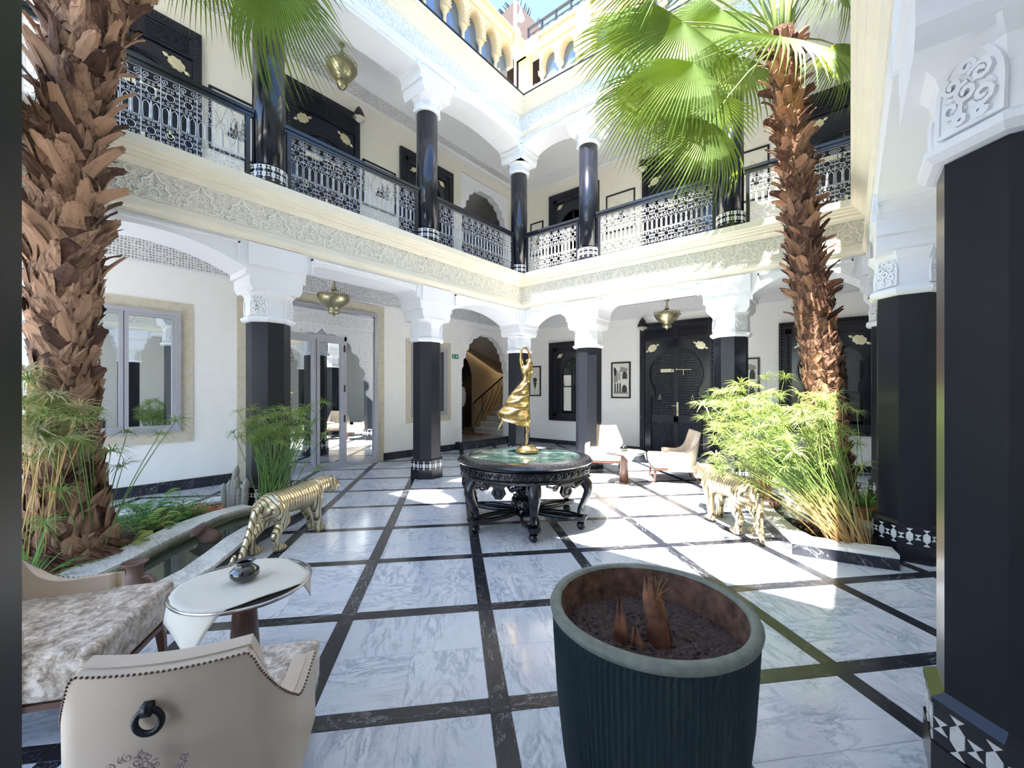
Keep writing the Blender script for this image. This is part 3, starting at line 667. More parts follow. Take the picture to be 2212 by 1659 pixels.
def moorish(name, label, cat, m, cx, w, z0, z1, hw, zc, R, group, plate=True, window=False, small=False):
    """surround of studded strips, transom with two panels, spandrel cut by a keyhole arch, leaves or glass behind"""
    r = thing(name, label, cat, m=tf(m, cx, 0, z0), group=group); H = z1-z0; h = w/2; bw = .11 if not small else .13
    b = MB(); b.box(-h, -h+bw, -.07, 0, 0, H).box(h-bw, h, -.07, 0, 0, H).box(-h+bw, h-bw, -.07, 0, H-bw, H)
    if window: b.box(-h+bw, h-bw, -.07, 0, 0, bw)
    tr = .34 if not window else .16
    b.box(-h+bw, h-bw, -.05, 0, H-bw-tr, H-bw); b.box(-h+bw, h-bw, -.065, -.04, H-bw-.03, H-bw); b.box(-h+bw, h-bw, -.065, -.04, H-bw-tr, H-bw-tr+.03); b.box(-.03, .03, -.065, -.04, H-bw-tr, H-bw)
    if window: b.box(-h+bw, -h+2*bw, -.05, 0, bw, H-bw).box(h-2*bw, h-bw, -.05, 0, bw, H-bw).box(-h+bw, h-bw, -.05, 0, bw, bw+.1)
    b.build('frame', 'blackwood', r)
    sb = MB()
    def stud(x, z, s=.013): sb.add([(x-s, -.071, z-s), (x+s, -.071, z-s), (x+s, -.071, z+s), (x-s, -.071, z+s), (x, -.071-s*1.3, z)], [(0, 1, 4), (1, 2, 4), (2, 3, 4), (3, 0, 4)])
    for k in range(int(H/.062)):
        z = .04+k*.062
        stud(-h+bw/2, z, .017); stud(h-bw/2, z, .017)
    for k in range(int(w/.062)):
        stud(-h+.03+k*.062, H-bw/2, .017)
        if window: stud(-h+.03+k*.062, bw/2, .015)
    if window:
        for k in range(int((H-2*bw)/.055)):
            for sx in (-1, 1): stud(sx*(h-1.5*bw), bw+.03+k*.055, .014)
    tag(sb.build('studs', 'blackwood', r), kind='stuff')
    if not window:
        for sx in (-1, 1):
            xa, xb = sorted((sx*.06, sx*(h-bw-.05)))
            MB().box(xa, xb, -.052, -.049, H-bw-tr+.06, H-bw-.06).build('transom_panel', 'blackpanel', r)
            q = MB(); q.box(xa, xb, -.062, -.049, H-bw-tr+.05, H-bw-tr+.065).box(xa, xb, -.062, -.049, H-bw-.065, H-bw-.05)
            for t in range(5):
                xx = xa+(xb-xa)*(t+.5)/5; q.tube(spiral((xx, H-bw-tr/2), .045, 1.4, 1 if t % 2 else -1, 0, 12, y=-.056), .005, 4)
            q.build('transom_carving', 'blackwood', r)
    top = H-bw-tr; hh = h-bw*(2 if window else 1); zb = bw+.1 if window else 0
    kz = zc-z0; key = keyhole(hw, kz, R, zb)
    MB().prism([(-hh, zb), (-hh, top), (hh, top), (hh, zb)]+key, -.035, 0).build('spandrel', 'lacquer', r)
    rim = MB(); rim.tube([(x, -.037, z) for x, z in key], .011, 5, cap=False); rim.tube([(x*1.055, -.037, kz+(z-kz)*1.05) for x, z in key[4:-4]], .006, 4, cap=False); rim.build('arch_rim', 'blackwood', r)
    pl = plq if not small else plqs; px, pz = hh-.20*(1 if not small else .55), top-.17*(1 if not small else .6)
    for sx in (-1, 1): o = link('corner_plaque', pl, r, (sx*px, -.036, pz), (0, sx*.5, 0))
    if window:
        MB().box(-hw, hw, .0, .01, zb, kz+R).build('pane', 'darkglass', r)
        MB().box(-.015, .015, -.02, .0, zb, kz+R).box(-hw, hw, -.02, 0, kz-R*.9, kz-R*.9+.03).build('glazing_bar', 'blackwood', r)
        if cx > -1: return r
        q = MB(); 
        for sx in (-1, 1):
            q.grid(lambda u, v, sx=sx: (sx*(hw*.25+u*hw*.55), -.004+.004*sin(u*26), zb+.06+v*(kz-zb-.1)), 14, 4)
        q.build('curtain', 'paper', r, True)
        return r
    for sx in (-1, 1):
        lf = MB(); xa, xb = sorted((sx*.004, sx*hw*.98)); lf.box(xa, xb, -.012, .02, 0, kz+R+.02); lf.box(*sorted((sx*.004, sx*.05)), -.022, -.01, 0, kz+R); lf.box(xa, xb, -.022, -.01, .78, .92); lf.box(xa, xb, -.022, -.01, 0, .08)
        door = lf.build('door_leaf', 'blackwood', r)
        xa, xb = sorted((sx*.06, sx*hw*.86))
        MB().box(xa, xb, -.016, -.013, .09, .77).build('lower_lattice', 'blackpanel', door)
        g = MB(); nx = int((xb-xa)/.05)
        for i in range(nx):
            for j in range(int((kz+R-1.0)/.06)):
                x = xa+.025+i*.05; z = .97+j*.06
                g.add([(x-.014, -.012, z-.02), (x+.014, -.012, z-.02), (x+.014, -.012, z+.02), (x-.014, -.012, z+.02), (x-.004, -.026, z), (x+.008, -.026, z+.008)], [(0, 1, 5, 4), (1, 2, 5), (2, 3, 4, 5), (3, 0, 4)])
        for i in range(nx):
            for j in range(13):
                x = xa+.025+i*.05; z = .115+j*.05
                g.tube([(x+.015*cos(q), -.017, z+.015*sin(q)) for q in (0, 1.57, 3.14, 4.71)], .004, 3, cap=False, closed=True)
        tag(g.build('lattice', 'blackwood', door), kind='stuff')
        kn = MB(); kn.tube([(sx*hw*.58+.032*cos(a), -.03, kz-R*.93+.032*sin(a)) for a in [2*pi*i/14 for i in range(14)]], .007, 5, cap=False, closed=True); kn.ball((sx*hw*.58, -.022, kz-R*.93+.05), (.014, .014, .022), 8, 6); kn.tube([(sx*hw*.58, -.02, kz-R*.93+.06), (sx*hw*.58, -.02, kz-R*.93+.11)], .005, 5)
        kn.build('ring_knocker', 'goldpale', door, True)
    q = MB(); q.box(.02, .06, -.028, -.02, .93, 1.26); q.tube([(.04, -.04, 1.17), (-.02, -.05, 1.175), (-.09, -.05, 1.17)], .009, 6); q.lathe([(.0, 0), (.018, .01), (.022, .03), (.012, .05)], 8, c=(.04, -.03, 1.0)); q.build('door_handle', 'goldpale', r)
    q = MB(); q.box(-.36, .0-.1, -.03, -.02, kz+.05, kz+.13).box(-.085, -.045, -.03, -.02, kz+.05, kz+.12); q.build('name_plate', 'goldpale', r)
    q = MB(); q.tube([(.02, -.035, kz+.11), (.36, -.035, kz+.10)], .009, 6); q.tube([(.18, -.035, kz+.10), (.18, -.035, kz-.03)], .010, 6); q.ball((.02, -.035, kz+.11), (.022, .01, .022), 6, 4); q.build('latch_bar', 'goldpale', r)
    return r
gd = 'black carved horseshoe-arch doors'; gw = 'black carved keyhole windows'
moorish('carved_door', 'black carved double door with gold plates and knockers behind the cream chairs', 'door', MK, -3.235, 1.74, 0, 3.2, .66, 1.93, .62, gd)
moorish('carved_door', 'upper floor black carved door behind the railing under the brass bowl lamp', 'door', ML, 3.98, 1.46, 4.0, 7.22, .60, 5.9, .55, gd)
moorish('carved_door', 'upper floor black carved door behind the railing right of the left palm', 'door', ML, 1.27, 1.46, 4.0, 7.08, .60, 5.85, .55, gd)
moorish('carved_door', 'upper floor black carved door half hidden by the hanging palm frond', 'door', MK, -3.15, 1.80, 4.0, 7.3, .66, 5.9, .60, gd)
moorish('carved_door', 'upper floor black carved door behind the right palm trunk', 'door', MK, -.1, 1.44, 4.0, 7.38, .58, 5.95, .54, gd)
moorish('carved_window', 'black carved window left of the framed courtyard print, light curtain inside', 'window', MK, -6.02, 1.66, .68, 2.93, .45, 2.02, .42, gw, window=True, small=True)
moorish('carved_window', 'large black carved window behind the right palm', 'window', MK, -.30, 1.70, .68, 2.92, .55, 1.95, .52, gw, window=True)
moorish('carved_window', 'upper floor black carved window on the left wall, cut by a gallery column', 'window', ML, 6.53, 1.6, 4.75, 7.08, .45, 6.2, .42, gw, window=True, small=True)
moorish('carved_window', 'upper floor black carved window right of the inner corner, behind the short railing', 'window', MK, -6.05, 1.6, 4.75, 7.2, .45, 6.2, .42, gw, window=True, small=True)
# ---- left wall: casement window, glazed door, small window
def surround(name, m, x0, x1, z0, z1, bw, bottom=True):
    b = MB(m); b.box(x0, x0+bw, -.018, 0, z0, z1).box(x1-bw, x1, -.018, 0, z0, z1).box(x0+bw, x1-bw, -.018, 0, z1-bw, z1)
    if bottom: b.box(x0+bw, x1-bw, -.018, 0, z0, z0+bw)
    return struct(b, name, 'stone')
def frame(m, x0, x1, z0, z1, w, y0, y1, b=None):
    b = b or MB(m); b.box(x0, x0+w, y0, y1, z0, z1).box(x1-w, x1, y0, y1, z0, z1).box(x0+w, x1-w, y0, y1, z1-w, z1).box(x0+w, x1-w, y0, y1, z0, z0+w); return b
surround('trim_window_left', ML, .28, 1.90, .74, 2.86, .16)
w1 = struct(frame(ML, .44, 1.74, .90, 2.70, .06, -.07, 0), 'window_1', 'greyframe')
frame(ML, .50, 1.095, .96, 2.64, .045, -.055, 0).build('sash', 'greyframe', w1); frame(ML, 1.105, 1.68, .96, 2.64, .045, -.055, 0).build('sash', 'greyframe', w1)
MB(ML).box(.545, 1.05, -.02, -.01, 1.005, 2.595).build('pane', 'mirror', w1); MB(ML).box(1.15, 1.635, -.02, -.01, 1.005, 2.595).build('pane', 'mirror', w1)
for z in (1.2, 2.35): MB(ML).box(1.675, 1.695, -.075, -.05, z, z+.1).build('hinge', 'greyframe', w1)
surround('trim_door_left', ML, 2.50, 5.32, 0, 3.36, .20, False)
d1 = struct(frame(ML, 2.70, 5.12, .0, 3.17, .07, -.09, 0), 'door_1', 'greyframe')
MB(ML).box(2.77, 5.05, -.03, -.02, .06, 3.10).build('pane', 'mirror', d1)
lf = MB(ML)
for a, c in ((3.20, 3.79), (3.81, 4.36)): frame(ML, a, c, .05, 2.52, .06, -.075, -.03, lf)
lf.box(3.13, 3.20, -.08, -.03, .05, 2.6).box(4.36, 4.41, -.08, -.03, .05, 2.6).box(3.13, 4.41, -.08, -.03, 2.52, 2.60); lf.build('door_leaf', 'greyframe', d1)
for z in (.9, 1.5, 2.3): MB(ML).box(4.355, 4.375, -.095, -.07, z, z+.14).build('hinge', 'blackiron', d1)
# lobed plaster arch inside the glazing
lob = []
for (cx_, cz_, r_, a0, a1) in ((.93, 1.62, .12, -70, 60), (.80, 1.88, .14, -50, 70), (.66, 2.14, .15, -30, 85), (.46, 2.36, .17, -10, 95), (.20, 2.48, .17, 0, 120)):
    for k in range(7): a = radians(a0+(a1-a0)*k/6); lob.append((cx_+r_*cos(a), cz_+r_*sin(a)))
lob.append((0, 2.74)); lobz = [(3.91+x, z) for x, z in lob]+[(3.91-x, z) for x, z in reversed(lob[:-1])]
c0 = 3.91; plp = [(c0+1.12, 1.30), (c0+1.12, 3.08), (c0-1.12, 3.08), (c0-1.12, 1.30), (c0-.98, 1.42)]+[(c0-x, z) for x, z in lob]+[(c0+x, z) for x, z in reversed(lob[:-1])]+[(c0+.98, 1.42)]
ap = MB(ML); ap.prism(plp, -.050, -.032); ap.build('lobed_arch', 'frieze_up', d1)
rb = MB(ML); rb.tube([(x, -.055, z) for x, z in [(c0-.98, 1.42)]+[(c0-x, z) for x, z in lob]+[(c0+x, z) for x, z in reversed(lob[:-1])]+[(c0+.98, 1.42)]], .014, 5, cap=False)
rb.box(c0-1.12, c0+1.12, -.06, -.05, 2.78, 2.80).box(c0-1.12, c0+1.12, -.065, -.05, 3.02, 3.05); rb.build('arch_bead', 'white', d1)
for i in range(7):
    mm_ = ML @ Matrix.Translation((c0-.96+i*.32, -.052, 2.80)) @ Matrix.Diagonal((.8, 1, .72, 1)); o = link('carved_motif', mm1, d1); o.matrix_world = mm_
sgn = thing('name_plaque', 'small yellow name plaque above the glazed door', 'sign', m=tf(ML, 3.02, -.022, 3.22))
MB().box(-.10, .10, -.006, 0, -.035, .035).build('plate', 'goldpale', sgn)
def text(s, size, mat, parent, loc, name='lettering', rot=(pi/2, 0, 0)):
    cu = bpy.data.curves.new(name, 'FONT'); cu.body = s; cu.size = size; cu.align_x = 'CENTER'; cu.align_y = 'CENTER'; cu.extrude = .0008; cu.materials.append(M[mat])
    t_ = bpy.data.objects.new(name, cu); COL.objects.link(t_); bpy.context.view_layer.update(); me = bpy.data.meshes.new_from_object(t_.evaluated_get(bpy.context.evaluated_depsgraph_get())); bpy.data.objects.remove(t_)
    o = bpy.data.objects.new(name, me); COL.objects.link(o); o.parent = parent; o.location = loc; o.rotation_euler = rot; return o
text('Riadu', .05, 'mat_red', sgn, (0, -.008, 0))
surround('trim_window_small', ML, 5.90, 7.28, .78, 2.74, .14)
w2 = struct(frame(ML, 6.04, 7.14, .92, 2.60, .06, -.06, 0), 'window_2', 'greyframe'); frame(ML, 6.10, 7.08, .98, 2.54, .045, -.05, 0).build('sash', 'greyframe', w2)
MB(ML).box(6.145, 7.035, -.02, -.01, 1.025, 2.495).build('pane', 'darkglass', w2)
es = thing('exit_sign', 'green emergency exit sign with white arrow left of the stair arch', 'sign', m=tf(ML, 7.44, -.004, 2.42))
MB().box(-.11, .11, -.015, 0, -.055, .055).build('plate', 'green_sign', es)
MB().prism([(.01, -.012), (.05, -.012), (.05, -.032), (.095, 0), (.05, .032), (.05, .012), (.01, .012)], -.019, -.015).build('arrow', 'mosaic', es)
MB().prism([(-.09, -.042), (-.045, -.042), (-.045, .042), (-.09, .042)], -.018, -.015).build('doorway_symbol', 'mosaic', es)
MB().prism([(-.075, -.035), (-.066, -.035), (-.062, -.008), (-.055, -.03), (-.048, -.03), (-.058, .012), (-.065, .022), (-.078, .01)], -.021, -.018).ball((-.062, -.02, .030), (.008, .003, .008), 6, 4).build('running_figure', 'green_sign', es)
# ---- pictures
def picture(label, m, x0, x1, z0, z1, kind, group='black framed prints on the walls', fw=.035):
    r = thing('framed_picture', label, 'picture', m=tf(m, (x0+x1)/2, 0, (z0+z1)/2), group=group); h = (x1-x0)/2; v = (z1-z0)/2
    frame(None, -h, h, -v, v, fw, -.03, 0).build('frame', 'blackwood', r)
    MB().box(-h+fw, h-fw, -.012, -.004, -v+fw, v-fw).build('print', 'paper', r)
    b = MB(); c = MB(); Y = -.0135
    def P(mb, pts): mb.add([(x*(h-fw)*.86, Y, z*(v-fw)*.86) for x, z in pts], [tuple(range(len(pts)))])
    if kind == 'court':
        P(c, [(-1, .95), (-.4, .6), (-.4, -.1), (-1, -.2)]); P(c, [(0, .95), (.95, .8), (.95, .6), (-.2, .55)]); P(b, [(-.9, .9), (-.7, .8), (-.7, .3), (-.9, .35)])
        for (x, z, w) in ((.55, .18, .33), (.5, -.75, .34)): P(b, [(x-w, z-.1), (x-w, z+.15)]+[(x+w*cos(a), z+.15+.28*sin(a)) for a in [pi-pi*i/8 for i in range(9)]]+[(x+w, z-.1)])
        for x in (-.8, -.45, -.1): P(b, [(x-.1, -.85), (x-.1, -.3), (x, -.12), (x+.1, -.3), (x+.1, -.85)])
        P(c, [(-1, -.95), (1, -.95), (1, -.85), (-1, -.8)]); P(c, [(-.3, .5), (-.1, .5), (-.1, 0), (-.3, 0)])
    elif kind == 'head':
        P(b, [(-.5, .05), (-.35, .28), (.35, .28), (.5, .05), (.25, -.1), (-.25, -.1)]); P(b, [(-.4, -.12), (.4, -.12), (.2, -.45), (0, -.75), (-.2, -.45)])
        b.tube([((h-fw)*.6*cos(a), Y, (v-fw)*(.35+.3*sin(a))) for a in [pi*i/10 for i in range(11)]], .003, 3); b.tube([((h-fw)*.8*x, Y, (v-fw)*z) for x, z in ((-.3, -.9), (0, -.7), (.3, -.88), (.1, -.95))], .003, 3)
    else:
        for k in range(3): c.tube([((h-fw)*(-.8+1.6*i/20), Y, (v-fw)*(-.35+.3*k+.35*sin(i*.5+k*1.9))) for i in range(21)], .005, 3)
        P(b, [(-.3, -.5), (-.1, .1), (.05, -.2), (.25, .35), (.4, -.5)]); P(c, [(.3, -.5), (.6, .5), (.8, .1), (.7, -.5)])
    tag(b.build('dark_drawing', 'ink', r), kind='stuff'); tag(c.build('grey_drawing', 'inkgrey', r), kind='stuff'); return r
picture('framed print of a courtyard arch, left of the carved door', MK, -4.90, -4.37, 1.34, 2.28, 'court')
picture('framed drawing of a veiled head, right of the statue', MK, -7.60, -7.17, 1.38, 2.28, 'head')
picture('framed print just right of the black column by the carved door', MK, -1.95, -1.50, 1.25, 2.24, 'court')
picture('wide framed print behind the balcony railing below the brass bowl lamp', ML, 4.80, 5.62, 5.45, 6.40, 'wide'); picture('wide framed print behind the balcony railing right of the left palm', ML, 2.10, 2.76, 5.40, 6.40, 'wide')
picture('gold-toned framed print low behind the short balcony railing', MK, -7.55, -7.08, 5.6, 6.6, 'wide'); picture('framed print on the upper wall left of the hanging frond', MK, -5.05, -4.25, 5.7, 6.7, 'wide'); picture('framed print on the upper wall left of the right palm trunk', MK, -1.88, -1.32, 5.6, 6.7, 'wide')
# ---- hanging brass lamps
def lamp(label, x, y, zt, zb, R, bowl=False):
    r = thing('hanging_lamp', label, 'lamp', (x, y, zb), group='brass bowl lamps hanging in the galleries'); H = zt-zb
    MB().lathe([(.012, H-.02), (.012, (8.0 if bowl else 3.75)-zb)], 8).build('rod', 'brass', r)
    hb = R*1.35 if not bowl else R*1.7
    MB().lathe([(.055, H), (.05, H-.02), (.022, H-.05), (.018, H-.10), (.028, H-.15), (.045, H-.19), (.04, H-.22)], 12).build('ceiling_stem', 'brass', r, True)
    pr = [(.01, .0), (.02, .03), (R*.34, .05), (R*.36, .09), (R*.30, .12), (R*.42, .15), (R*.80, .15+(hb-.15)*.35), (R*.98, .15+(hb-.15)*.72), (R, hb-.02), (R*.93, hb), (R*.90, hb-.01)]
    if bowl: pr = [(.005, -.02), (.012, .0), (R*.22, .02), (R*.38, .09), (R*.36, .14), (R*.30, .16), (R*.62, .22), (R*.9, .33), (R, hb*.82), (R*.97, hb*.9), (R*.9, hb*.97)]
    MB().lathe(pr, 28, cap=False).build('bowl', 'brass', r, True)
    b = MB()
    for k in range(22):
        a = 2*pi*k/22; b.tube([(R*.98*cos(a+q), R*.98*sin(a+q), hb-.01+.035*sin((q+.12)/.24*pi)) for q in (-.12, -.06, 0, .06, .12)], .006, 4)
    tag(b.build('scalloped_rim', 'brass', r), kind='stuff')
    for k in range(3):
        a = 2*pi*k/3+.4; MB().tube([(R*.95*cos(a), R*.95*sin(a), hb), (.03*cos(a), .03*sin(a), H-.20)], .005, 4).ball((R*1.04*cos(a), R*1.04*sin(a), hb-.03), .018, 6, 4).build('chain', 'brass', r)
lamp('brass bowl lamp hanging in the upper left gallery, egg-shaped with a pendant knob', -7.22, 3.95, 7.86, 7.03, .27, True)
lamp('brass scalloped lamp hanging in front of the glazed door', -6.80, 3.58, 3.44, 2.78, .26)
lamp('brass scalloped lamp hanging before the carved black door', -2.98, 8.80, 3.44, 2.80, .26)
# ---- wall lanterns beside the doors
def lantern(label, m, x, z):
    r = thing('wall_lantern', label, 'lantern', m=tf(m, x, -.11, z), group='small black and gold wall lanterns')
    MB().lathe([(.125, .0), (.115, .055), (.12, .06), (.055, .20), (.03, .215), (.012, .25)], 8, ph=pi/8).build('hood', 'blackiron', r)
    MB().lathe([(.085, -.035), (.127, -.005), (.127, .012)], 8, ph=pi/8, cap=False).build('gold_band', 'goldpale', r); MB().lathe([(.03, -.07), (.08, -.03)], 8).build('glass_cup', 'lampglass', r)
    MB().tube([(0, .11, .15), (0, 0, .2)], .01, 5).build('arm', 'blackiron', r)
lantern('black and gold wall lantern at the left top corner of the carved door', MK, -4.02, 3.10); lantern('black and gold wall lantern at the right top corner of the carved door', MK, -2.30, 3.18)
lantern('upper floor wall lantern right of the door under the gallery lamp', ML, 4.66, 7.12); lantern('upper floor wall lantern left of the frond-hidden door', MK, -4.02, 7.05)
# ---- wrought-iron wall cages by the corner column
def cage(label, m, x, z):
    r = thing('iron_cage_lamp', label, 'lamp', m=tf(m, x, -.16, z), group='black iron cage lamps by the corner')
    for k in range(8):
        a = 2*pi*k/8; MB().tube([(.02*cos(a), .02*sin(a), .32), (.11*cos(a), .11*sin(a), .22), (.12*cos(a), .12*sin(a), 0), (.10*cos(a), .10*sin(a), -.18), (.02*cos(a), .02*sin(a), -.28)], .007, 4).build('cage_bar', 'blackiron', r)
    MB().ball((0, 0, 0), .045, 8, 6).tube([(0, .16, .25), (0, 0, .32)], .01, 4).build('bulb_holder', 'blackiron', r)
cage('black iron cage lamp on the upper wall beside the corner gallery column', ML, 9.75, 6.65); cage('black iron cage lamp on the wall right of the stair arch', ML, 9.80, 2.62)
# ---- arch fillings of the two openings in the left wall
def opening(name, z0, ztop, mat):
    x0, x1 = 7.66, 9.59; zs = z0+2.55; b = MB(ML)
    L = [(x0, zs-.45), (x0+.06, zs-.35), (x0+.06, zs-.18), (x0+.15, zs-.12), (x0+.16, zs+.05), (x0+.26, zs+.10), (x0+.28, zs+.24), (x0+.40, zs+.30), (x0+.44, zs+.40), (x0+.60, zs+.44), (x0+.70, zs+.52)]
    R = [(x0+x1-x, z) for x, z in reversed(L)]
    b.prism([(x0, ztop)]+L+R+[(x1, ztop)], -.0, .2); o = struct(b, name, mat)
    t = MB(ML); t.tube([(x, -.005, z) for x, z in [(x0, z0+.02)]+L+R+[(x1, z0+.02)]], .018, 5, cap=False); t.tube([(x, -.005, z+.14) for x, z in L[5:]+R[:-5]], .01, 4, cap=False); t.build('arch_bead', 'white', o)
opening('wall_arch_left', 0, 3.26, 'wall'); opening('wall_arch_left_upper', 4.0, 7.31, 'white')
# ---- stair hall behind the lower arch
M['hallwall'] = plain('tan_plaster', (.74, .66, .52), .8)
struct(MB().box(-11.4, -11.2, 6.8, 13.2, 0, 3.8).box(-11.4, -8.15, 13.0, 13.2, 0, 3.8).box(-8.15, -7.95, 10.2, 13.2, 0, 3.8).box(-11.4, -8.1, 6.6, 6.8, 0, 3.8), 'wall_hall', 'hallwall')
struct(MB().box(-11.4, -7.9, 6.6, 13.2, 3.8, 3.9), 'ceiling_hall', 'ceil')
M['hallfloor'] = carved('mosaic_floor', (.30, .28, .26), (.02, .02, .025), 9, .1, .003, .25, 'dots')
struct(MB().box(-11.4, -7.75, 7.60, 13.2, -.02, .20), 'floor_hall', 'hallfloor'); struct(MB().box(-7.78, -7.74, 7.5, 9.7, 0, .21).box(-7.95, -7.75, 7.45, 7.60, 0, .21), 'trim_threshold', 'tileblack')
dr = thing('dark_doorway', 'dark arched doorway at the back of the stair hall', 'door', (-11.18, 10.35, .2))
MB(mtx((0, 0, 0), (0, 1, 0), (-1, 0, 0))).prism([(-.95, 0), (-.95, 1.75)]+[(-.95*cos(pi*i/14), 1.75+1.1*sin(pi*i/14)) for i in range(1, 14)]+[(.95, 1.75), (.95, 0)], -.03, 0).build('dark_leaf', 'blackwood', dr)
st = thing('staircase', 'pale stone staircase rising to the right inside the arch', 'staircase', (-8.72, 9.6, .2))
for k in range(9):
    MB().box(-.62, .55, k*.27, k*.27+.30, max(0, k*.17-.17), k*.17+.17).build('step', 'curb', st)
    MB().box(-.64, .57, k*.27-.02, k*.27+.30, k*.17+.15, k*.17+.175).build('tread', 'wall', st)
sr = thing('stair_railing', 'dark metal stair railing with chrome newel inside the arch', 'railing', (-9.30, 9.6, .2))
MB().tube([(0, -.1, .95), (0, 2.3, 2.4)], .025, 8).build('handrail', 'blackiron', sr); MB().box(-.02, .02, -.12, -.08, 0, .95).build('newel', 'silver', sr); MB().box(-.02, .02, .3, .34, .17, 1.2).build('newel', 'silver', sr)
for k in range(6):
    MB().tube([(0, -.05+k*.32, .25+k*.2), (0, .15+k*.32, .55+k*.2), (0, .45+k*.32, 1.0+k*.2), (0, .5+k*.32, 1.25+k*.2)], .009, 4).build('curved_bar', 'blackiron', sr)
b = MB(); b.add([(-11.0, 9.4, 3.8), (-8.2, 9.4, 3.8), (-8.2, 12.6, 1.7), (-11.0, 12.6, 2.5), (-11.0, 9.4, 3.65), (-8.2, 9.4, 3.45), (-8.2, 12.6, 1.5), (-11.0, 12.6, 2.3)], [(0, 1, 2, 3), (4, 5, 6, 7), (0, 1, 5, 4), (1, 2, 6, 5), (2, 3, 7, 6), (3, 0, 4, 7)])
for k in range(7): b.box(-8.5, -8.2, 10.0+k*.3, 10.3+k*.3, 3.5-k*.18, 3.8-k*.16)
struct(b, 'trim_stair_soffit', 'hallwall')
struct(MB().box(-8.7, -8.16, 12.4, 12.5, .2, 2.6).box(-9.9, -9.3, 12.0, 12.05, .2, 1.4), 'trim_stair_panel', 'wall')
mt2 = tag(MB().box(-9.2, -8.5, 9.0, 9.4, .2, .215).build('door_mat', 'mat_red'), 'small dull red mat at the foot of the stairs', 'mat')
hl = bpy.data.lights.new('stair_fill_light', 'POINT'); hl.energy = 14; hl.color = (1, .86, .66); hl.shadow_soft_size = .3; ho = bpy.data.objects.new('stair_fill_light', hl); COL.objects.link(ho); ho.location = (-9.6, 11.6, 3.0)  # unseen fill light, added to brighten the stair hall
# upper hall
struct(MB().box(-11.4, -11.2, 6.8, 12.2, 4, 8).box(-11.4, -7.95, 12.0, 12.2, 4, 8).box(-11.4, -8.1, 6.6, 6.8, 4, 8).box(-8.15, -7.95, 10.2, 12.2, 4, 8), 'wall_hall_upper', 'hallwall')
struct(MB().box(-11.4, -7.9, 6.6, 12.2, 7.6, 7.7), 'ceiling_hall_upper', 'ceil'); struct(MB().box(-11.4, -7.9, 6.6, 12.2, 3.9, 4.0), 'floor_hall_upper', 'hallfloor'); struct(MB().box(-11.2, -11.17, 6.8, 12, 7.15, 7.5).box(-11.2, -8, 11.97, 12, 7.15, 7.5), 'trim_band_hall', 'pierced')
# ================================================================== FURNITURE
def soft(o, lv=1, bev=0):
    if bev:
        m = o.modifiers.new('bevel', 'BEVEL'); m.width = bev; m.segments = 3; m.limit_method = 'ANGLE'; m.angle_limit = radians(40)
    if lv:
        m = o.modifiers.new('sub', 'SUBSURF'); m.levels = lv; m.render_levels = lv
    return o
def organic(mb, name, mat, parent, vox=.012, smooth=6):
    o = mb.build(name, mat, parent, recalc=True)
    m = o.modifiers.new('remesh', 'REMESH'); m.mode = 'VOXEL'; m.voxel_size = vox; m.use_smooth_shade = True
    if smooth: s = o.modifiers.new('smooth', 'SMOOTH'); s.factor = .5; s.iterations = smooth
    return o
